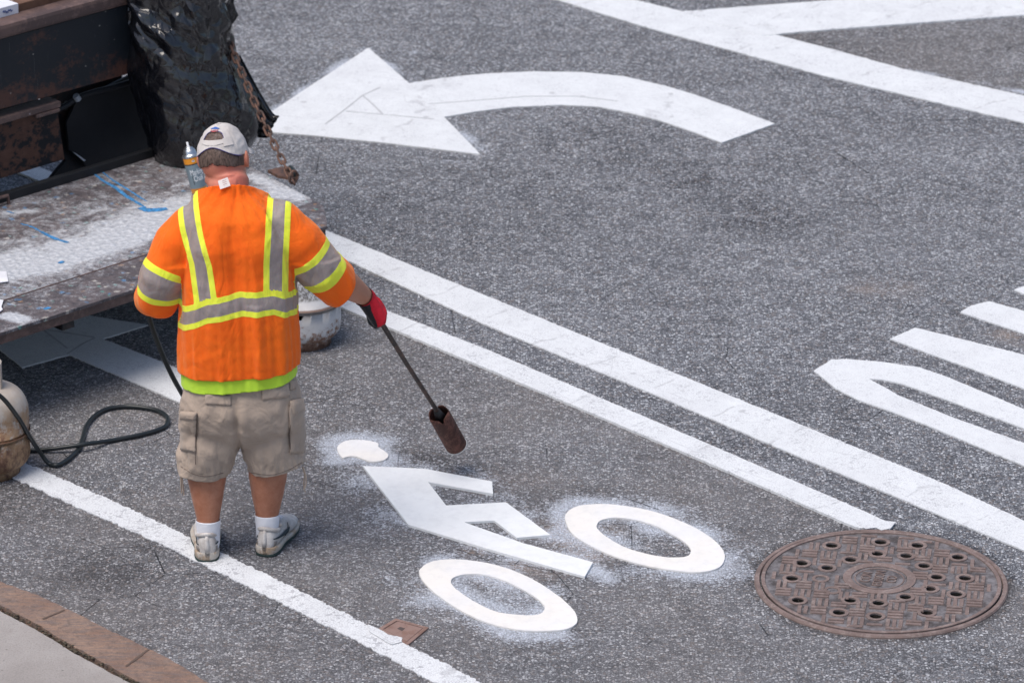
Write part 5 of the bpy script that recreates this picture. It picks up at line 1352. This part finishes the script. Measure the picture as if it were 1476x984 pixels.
def shorts():
    bm = bmesh.new()
    loft(bm, torso_rings([(640, 310, 384, .04, .01), (630, 296, 398, .075, .01), (616, 272, 424, .112, .01), (604, 262, 434, .134, .01), (596, 261, 435, .14, .01), (578, 264, 432, .140, 0), (560, 268, 427, .132, 0), (540, 272, 421, .122, 0), (505, 278, 416, .11, 0)]), p=2.6)
    tube(bm, [A(303, 585, .01), A(302, 620, .01), A(302, 640, .0), A(295, 665), A(291, 690), A(290, 712)], [.10, .106, .103, .090, .080, .078], 28)
    tube(bm, [A(391, 585, .01), A(393, 620, .02), A(394, 640, .02), A(397, 662, .02), A(399, 685, .02), A(400, 710, .02)], [.10, .106, .105, .097, .093, .092], 28)
    bm = fuse(bm, .006, 8); xs_ = A(346, 640).x
    for v in bm.verts:
        p = v.co; n_ = v.normal; c0 = A(297, 640) if p.x < xs_ else A(396, 640, .02); ang = math.atan2(p.x - c0.x, -(p.y - c0.y))
        d = .010 * N((ang * 1.7 + p.z * 3.5 * (1 if p.x < xs_ else -1), p.z * 5.5, 0), 1, off=2) + .006 * N((ang * 4, p.z * 11, 0), 1, off=6) + .0035 * N(p, 22)
        dg = p.z * 1.0 + abs(p.x - xs_) * .9
        d += .008 * (1 - 2 * abs(N((dg * 7, p.x * 3, p.y * 3), 1, off=8))) + .004 * (1 - 2 * abs(N((p.z * 22 + p.x * 14, p.x * 6, p.y * 6), 1, off=11)))
        d -= .017 * math.exp(-((p.x - xs_ + .02 * (p.z - .5)) / .012) ** 2) * (n_.y < 0) * max(0, min(1, (.66 - p.z) / .1))
        if abs(p.z - .395) < .07: d += .0025 * math.sin(ang * 26 + N(p, 20) * 4) * math.exp(-((p.z - .36) / .02) ** 2)
        v.co += n_ * d
    def cut(a, b_, left):
        h = (b_ - a).normalized(); fs = [f for f in bm.faces if (f.calc_center_median().x < xs_) == left and f.calc_center_median().z < .52]
        vs = set(v for f in fs for v in f.verts); es = set(e for f in fs for e in f.edges)
        bmesh.ops.bisect_plane(bm, geom=list(vs) + list(es) + fs, plane_co=(a + b_) / 2, plane_no=Vector((h.z, .05, -h.x)).normalized(), clear_outer=True)
    cut(A(258, 676), A(324, 678), True); cut(A(361, 678), A(438, 664), False)
    shell(bm, .004)
    m = cloth('khaki_cotton', (.46, .37, .30), .82); m.bump(m.math('ABSOLUTE', m.math('SUBTRACT', m.noise(9, 3, .5, None, 1.6), .5)), .022, .6); m.bump(m.noise(40, 5, .6, None, .5), .0035, .6)
    sh = obj('shorts', bm, m.m, man, smooth=True)
    # surface lookup to lay pockets and seams on the cloth
    from mathutils.bvhtree import BVHTree
    me = sh.data; bv = BVHTree.FromPolygons([v.co + man.location for v in me.vertices], [p.vertices[:] for p in me.polygons])
    def on(px, py, lift):
        d = ray(px, py).normalized(); h = bv.ray_cast(_o, d)
        return (h[0] + h[1] * lift) if h[0] else None
    def patch(pts, lift, nm, nu=18, nv=14, par=sh, th=.003):
        (x0, y0), (x1, y1), (x2, y2), (x3, y3) = pts; b2 = bmesh.new(); g = []
        for j in range(nv + 1):
            row = []
            for i in range(nu + 1):
                u, w = i / nu, j / nv; x = (x0 * (1 - u) + x1 * u) * (1 - w) + (x3 * (1 - u) + x2 * u) * w; y = (y0 * (1 - u) + y1 * u) * (1 - w) + (y3 * (1 - u) + y2 * u) * w
                ed = min(u, 1 - u, w, 1 - w); l = lift * min(1, .35 + ed * 6)
                p = on(x, y, l + .003 * N((x * .12, y * .12, 0), 1)); row.append(b2.verts.new(p) if p else None)
            g.append(row)
        for a, b_ in zip(g, g[1:]):
            for i in range(nu):
                q = (a[i], a[i + 1], b_[i + 1], b_[i])
                if all(q) and max((q[0].co - q[2].co).length, (q[1].co - q[3].co).length) < .05: b2.faces.new(q)
        bmesh.ops.delete(b2, geom=[v for v in b2.verts if not v.link_faces], context='VERTS')
        bmesh.ops.recalc_face_normals(b2, faces=b2.faces)
        b2.normal_update()
        if sum(f.normal.y for f in b2.faces) > 0: bmesh.ops.reverse_faces(b2, faces=b2.faces[:])
        thick(b2, -th); return obj(nm, b2, m.m, par, smooth=True)
    patch([(262, 597), (284, 600), (283, 652), (262, 648)], .009, 'cargo_pocket'); patch([(261, 592), (285, 594), (284, 604), (262, 604)], .014, 'pocket_flap', nv=5)
    patch([(416, 582), (436, 577), (437, 652), (417, 653)], .009, 'cargo_pocket'); patch([(417, 577), (434, 574), (436, 592), (419, 598)], .014, 'pocket_flap', nv=6)
    patch([(377, 556), (415, 550), (417, 571), (378, 576)], .006, 'back_pocket_flap', nv=6); patch([(296, 566), (333, 570), (333, 584), (297, 582)], .005, 'back_pocket_flap', nv=6)
    patch([(416, 548), (423, 546), (424, 560), (417, 562)], .008, 'belt_loop', 4, 6)
    st = plain('dark_seam', (.13, .10, .085), .9)
    for ln, r_ in (([(285, 600), (284, 625), (283, 650), (283, 668)], .0013), ([(416, 582), (417, 610), (415, 628), (418, 652)], .0016), ([(262, 604), (272, 606), (284, 604)], .0013), ([(261, 672), (280, 683), (300, 686), (322, 681)], .0009), ([(362, 681), (390, 684), (415, 677), (435, 666)], .0009)):
        P = [on(x, y, .006 if r_ > .001 else .001) for x, y in [tuple(q) for q in cr(ln, 8)]]; P = [p for p in P if p]
        if len(P) > 3: b2 = bmesh.new(); tube(b2, P, r_, 6); obj('seam', b2, st, sh, smooth=True)
    for pts in ([(436, 672, .0), (439, 684, -.01), (438, 697, -.01), (440, 709, -.01)], [(437, 673, -.02), (441, 686, -.02), (441, 698, -.02), (438, 705, -.02)], [(262, 680, -.01), (263, 694, -.01), (265, 713, -.01)], [(260, 680, .0), (261, 697, .0), (262, 710, .0)]):
        b2 = bmesh.new(); tube(b2, [Vector(q) for q in cr([A(*p) for p in pts], 5)],   .0052, 8, flat=(.5, (1, 0, 0))); obj('drawcord', b2, m.m, sh)
shorts()

# ---- socks and shoes
def feet():
    wh = cloth('white_sock', (.78, .79, .84), .93); wh.bump(wh.noise(60, 2, .5, wh.coord((1, 1, .05))), .002, .6)
    lea = M('scuffed_shoe_leather', .6, 0, .4); f = lea.noise(24, 5, .7); c = lea.mix(lea.ramp(f, .35, .65), (.64, .62, .60), (.42, .38, .35)); lea.col(c).bump(f, .0015)
    mid = rusty('scuffed_midsole', (.48, .44, .39), (.33, .25, .18), .45, 18, .6, 0); out = plain('dark_green_outsole', (.025, .045, .042), .7)
    trim = plain('slate_trim', (.02, .035, .045), .5); grey = plain('grey_heel_panel', (.27, .24, .22), .7, var=.3, scale=30)
    for ank, heel, yaw, topx in ((LA, G(299, 812), R(5), 0), (RA, G(381, 803.5), R(-15), 0)):
        s = bmesh.new(); z1 = ank.z + .010
        round_tube(s, [Vector((ank.x, ank.y + .005, .05)), Vector((ank.x, ank.y + .002, .09)), Vector((ank.x, ank.y, z1 - .03)), Vector((ank.x, ank.y, z1))], [.040, .0415, .0425, .045], 24)
        bmesh.ops.bisect_plane(s, geom=s.verts[:] + s.edges[:] + s.faces[:], plane_co=(ank.x, ank.y, z1), plane_no=(0, .1, 1), clear_outer=True)
        for v in s.verts: v.co += (v.co - Vector((ank.x, ank.y, v.co.z))).normalized() * .001 * N(v.co, 60, sz=.5)
        shell(s, .002); obj('sock', s, wh.m, man, smooth=True)
        Mx = Matrix.Translation((heel.x, heel.y + .004, 0)) @ Matrix.Rotation(yaw, 4, 'Z')
        Ln = .298
        hw = lambda t: np.interp(t, [0, .02, .07, .18, .40, .62, .78, .9, .97, 1], [.010, .026, .036, .041, .038, .050, .052, .043, .026, .008])
        tp = lambda t: np.interp(t, [0, .03, .12, .2, .34, .45, .6, .8, .93, 1], [.055, .100, .108, .090, .092, .104, .080, .062, .050, .032])
        def shell_ring(s_, t, z0, z1f, wadd, top):
            ring = []; w = hw(t) + wadd; h = z1f
            for k in range(28):
                a = 2 * math.pi * k / 28; ca, sa = math.cos(a), math.sin(a); e = 2 / (3.0 if not top else 2.3)
                x = w * math.copysign(abs(ca) ** e, ca); z = z0 + (h - z0) * (.5 + .5 * math.copysign(abs(sa) ** (.75 if top else .3), sa))
                if top: x *= 1 - .30 * max(0, (z - z0) / max(.01, h - z0)) ** 1.6; x += .004 * math.sin(t * 3.1)
                ring.append(s_.verts.new(Mx @ Vector((x, t * Ln, z + .010 * max(0, t - .85) * 3))))
            return ring
        def body(z0, zf, wadd, top):
            s_ = bmesh.new(); T_ = [0, .01, .025, .05, .09, .14, .2, .28, .36, .44, .52, .6, .68, .76, .84, .9, .95, .98, 1]
            rr = [shell_ring(s_, t, z0, zf(t), wadd, top) for t in T_]
            for a, b_ in zip(rr, rr[1:]):
                for k in range(28): s_.faces.new((a[k], a[(k + 1) % 28], b_[(k + 1) % 28], b_[k]))
            s_.faces.new(rr[0]); s_.faces.new(rr[-1]); bmesh.ops.recalc_face_normals(s_, faces=s_.faces); return s_
        sh = obj('shoe', body(.022, tp, 0, True), lea.m, man, smooth=True)
        obj('midsole', body(.009, lambda t: float(np.interp(t, [0, .2, .5, 1], [.040, .036, .030, .028])), .0045, False), mid, sh, smooth=True)
        obj('outsole', body(.0005, lambda t: .0125, .0050, False), out, sh, smooth=True)
        # padded collar round the sock
        s_ = bmesh.new(); P = []
        for k in range(25):
            a = 2 * math.pi * k / 24; y = .072 + .060 * math.sin(a); x = .036 * math.cos(a)
            P.append(Mx @ Vector((x, y, (.096 - .010 * math.cos(2 * a) * (math.sin(a) < 0)))))
        tube(s_, P, .0075, 8); obj('padded_collar', s_, lea.m, sh, smooth=True)
        def side(sx, pts, r_, nm, mat):
            s2 = bmesh.new(); Q = []; rad = []
            for (t, z), rr_ in zip(cr(pts, 6), np.interp(np.linspace(0, 1, 6 * (len(pts) - 1) + 1), np.linspace(0, 1, len(r_)), r_)):
                h = float(tp(t)); w = float(hw(t)); q = max(0, (z - .022) / max(.01, h - .022)); e = abs(2 * q - 1); x = w * (max(0, 1 - e ** (1 / .375)) ** (1 / 2.3)) * (1 - .30 * q ** 1.6)
                Q.append(Mx @ Vector((sx * (x + .0025) + .004 * math.sin(t * 3.1), t * Ln, z))); rad.append(float(rr_))
            tube(s2, Q, rad, 8, flat=(.35, tuple(Mx.to_3x3() @ Vector((1, 0, 0))))); obj(nm, s2, mat, sh, smooth=True)
        for sx in (-1, 1):
            side(sx, [(.05, .068), (.14, .063), (.25, .057), (.36, .052), (.46, .050), (.52, .058)], [.002, .0038, .005, .008, .009, .002], 'side_swoosh', trim)
            side(sx, [(.42, .035), (.47, .055), (.50, .078)], [.003, .003, .002], 'side_strap', trim)
        # heel panel and pull
        s2 = bmesh.new(); tube(s2, [Mx @ Vector((0, .006, .040)), Mx @ Vector((0, .0035, .060)), Mx @ Vector((0, .008, .085)), Mx @ Vector((0, .014, .106))], [.010, .010, .008, .007], 10, flat=(1, tuple(Mx.to_3x3() @ Vector((1, 0, 0))))); obj('heel_strip', s2, lea.m, sh, smooth=True)
        for sx in (-1, 1):
            s2 = bmesh.new(); tube(s2, [Mx @ Vector((sx * (.013 + .0), .0075, .046)), Mx @ Vector((sx * .023, .0115, .049)), Mx @ Vector((sx * .031, .022, .048)), Mx @ Vector((sx * .036, .036, .046))], [.009, .012, .011, .007], 8, flat=(.3, tuple(Mx.to_3x3() @ Vector((sx * .5, -.9, 0))))); obj('heel_panel', s2, grey, sh, smooth=True)
        for k in range(4):
            s2 = bmesh.new(); t = .46 + .07 * k; z = float(tp(t)) + .001; tube(s2, [Mx @ Vector((-.022, t * Ln, z - .008)), Mx @ Vector((0, t * Ln + .004, z)), Mx @ Vector((.022, t * Ln, z - .008))], .0028, 6); obj('lace', s2, wh.m, sh)
feet()

# ---- gloves, torch and the hose in the left hand
HP = A(540, 449, .225)                       # centre of the right grip
TB = A(632, 596, .62); TT = A(655, 637, .70)
PD = (A(633, 597, .62) - HP).normalized()
def glove(Hc, p, e, wrist, fore, nm_, straight=True):
    p = p.normalized(); e = (e - p * e.dot(p)).normalized(); t = p.cross(e)
    if t.dot(fore) < 0: t = -t
    F = lambda a, b_, c_: Hc + e * a + t * b_ + p * c_
    bm = bmesh.new()
    for c_, k in ((.024, 1), (.008, 1.03), (-.009, 1), (-.026, .93)):
        round_tube(bm, [F(.022, -.035, c_ * .9), F(.026, .0, c_), F(.022, .026 * k, c_)], [.0125, .0125, .0115], 12)
    ks = ((.031, 1.0, .0098), (.0105, 1.06, .0100), (-.0105, 1.0, .0098), (-.031, .86, .0088))
    for i, (c_, k, r) in enumerate(ks):
        if i == 0 and straight:
            round_tube(bm, [F(.022, .024, c_), F(.010, .040, c_ + .020), F(-.004, .030, c_ + .046), F(-.008, .018, c_ + .062)], [r * 1.1, r, r * .95, r * .85], 12)
        else:
            round_tube(bm, [F(.023, .022, c_), F(.013, .046 * k, c_), F(-.014, .044 * k, c_), F(-.026, .018, c_), F(-.019, .000, c_)], [r * 1.1, r, r, r * .95, r * .85], 12)
    # thumb leaves the side of the palm and closes over the fingers
    round_tube(bm, [F(.014, -.042, .012), F(-.006, -.040, .030), F(-.026, -.018, .036), F(-.033, .008, .034)], [.0150, .0135, .0115, .0100], 12)
    round_tube(bm, [F(.008, -.045, -.018), F(.004, -.022, -.022)], [.016, .014], 12)
    # palm heel to cuff
    pm = F(.016, -.040, 0)
    fd = fore.normalized()
    round_tube(bm, [F(.020, -.012, 0), pm, pm.lerp(wrist, .55), wrist, wrist - fd * .022], [.026, .031, .033, .0365, .0375], 20)
    g = fuse(bm, .0026, 4, .5)
    bmesh.ops.bisect_plane(g, geom=g.verts[:] + g.edges[:] + g.faces[:], plane_co=wrist - fd * .022, plane_no=-fd, clear_outer=True)
    m = M('work_glove', .7, 0, .3); f = m.noise(60, 4, .6); k = m.attr('palm')
    redc = m.mix(m.ramp(f, .3, .7), (.62, .018, .035), (.46, .012, .028)); m.col(m.mix(m.ramp(k, .45, .55), redc, (.018, .020, .024))); m.rough(m.ramp(k, .4, .6, .85, .38)); m.bump(m.noise(25, 4, .6), .003, .5); m.bump(f, .0008, .6)
    o = obj('glove', g, m.m, man, smooth=True)
    vals = []
    for v in o.data.vertices:
        q = v.co + man.location - Hc; a, b_, c_ = q.dot(e), q.dot(t), q.dot(p)
        vals.append(1.0 if (a < .010 + .004 * N(v.co, 40) and (q).length < .085) or b_ > .034 else 0.0)
    o.data.attributes.new('palm', 'FLOAT', 'POINT').data.foreach_set('value', vals)
    return F
glove(HP, PD, Vector((.9, -.25, .45)), A(528, 430, .195), RW - RE, 'right')
LHP = A(216, 410, .26); LHD = Vector((.10, .12, -.9))
glove(LHP, LHD, Vector((-.9, -.2, .1)), LW, LW - LE, 'left', False)

def torch():
    tr = empty('propane_torch', TB); tag(tr, 'long dark metal torch with a rusty open burner held over the road by the worker', 'torch')
    pipe = rusty('torch_pipe', (.035, .025, .023), (.09, .05, .038), .5, 20, .5, 0); burn = rusty('burner_rust', (.060, .026, .020), (.115, .048, .036), .5, 16, .75, .6)
    d = (TT - TB).normalized(); d2 = (TB - HP).normalized()
    s = bmesh.new(); tube(s, [HP - PD * .055, HP, HP.lerp(TB, .5) + Vector((0, 0, -.004)), TB - d * .03, TB + d * .035], [.010, .010, .0085, .0085, .010], 14); obj('pipe', s, pipe, tr, smooth=True)
    s = bmesh.new(); tube(s, [HP - PD * .075, HP - PD * .045], .016, 10); v = obj('valve_body', s, plain('torch_valve', (.03, .025, .02), .5), tr)
    s = bmesh.new(); tube(s, [TB - d * .02, TB + d * .03], [.012, .022], 14); obj('collar', s, plain('soot_steel', (.015, .014, .015), .6), tr, smooth=True)
    x, y, d = basis(d, Vector((0, 1, 0))); L = (TT - TB).length + .02; r = .0405
    s = bmesh.new(); n = 48; rows = []
    for j in range(13):
        t = j / 12; row = []
        for k in range(n):
            a = 2 * math.pi * k / n; notch = .020 * max(0, math.cos(a * 4 + .6)) ** 6 * (t == 0) + (.003 * math.cos(a * 4 + .6) if t == 0 else 0)
            rr = r * (1 + .012 * math.sin(a * 2) + .01 * N((math.cos(a), math.sin(a), t * 3), 2)) * (1 - .06 * (t < .05)); z = t * L + notch + .003 * N((math.cos(a), math.sin(a), 5), 3)
            row.append(s.verts.new(TB + x * (rr * math.cos(a)) + y * (rr * math.sin(a)) + d * z))
        rows.append(row)
    for a, b_ in zip(rows, rows[1:]):
        for k in range(n): s.faces.new((a[k], a[(k + 1) % n], b_[(k + 1) % n], b_[k]))
    shell(s, .0025); obj('burner', s, burn, tr, smooth=True)
    s = bmesh.new(); e = TB + d * (L + .001); ring = [e + x * (r * math.cos(R(a))) + y * (r * math.sin(R(a))) for a in range(0, 361, 10)]; tube(s, ring, .0022, 6); obj('burner_rim', s, plain('hot_worn_rim', (.55, .55, .54), .4, .6), tr, smooth=True)
    s = bmesh.new(); tube(s, [TB + d * .05, TB + d * .10], [.010, .016], 12); obj('jet', s, plain('jet_dark', (.03, .03, .03), .5), tr)
    # hose from the handle across the belly, through the left hand and down to the far cylinder
    P = [HP - PD * .07, A(500, 425, .30), A(430, 400, .33), A(340, 390, .36), A(260, 385, .35), A(214, 392, .29), LHP, A(206, 435, .255), A(214, 455, .26), A(224, 485, .27), A(238, 520, .28), A(256, 556, .31), A(280, 592, .40), A(310, 612, .55), A(350, 600, .85), A(385, 540, 1.3), A(400, 455, 1.7), valveR + Vector((-.06, -.08, .03)), valveR]
    s = bmesh.new(); tube(s, cr(P, 8), .0090, 12)
    o = obj('gas_hose', s, hm, loc=tuple(LHP), smooth=True); tag(o, 'black rubber hose hanging from the worker\'s left hand', 'hose', 'gas hoses')
torch()
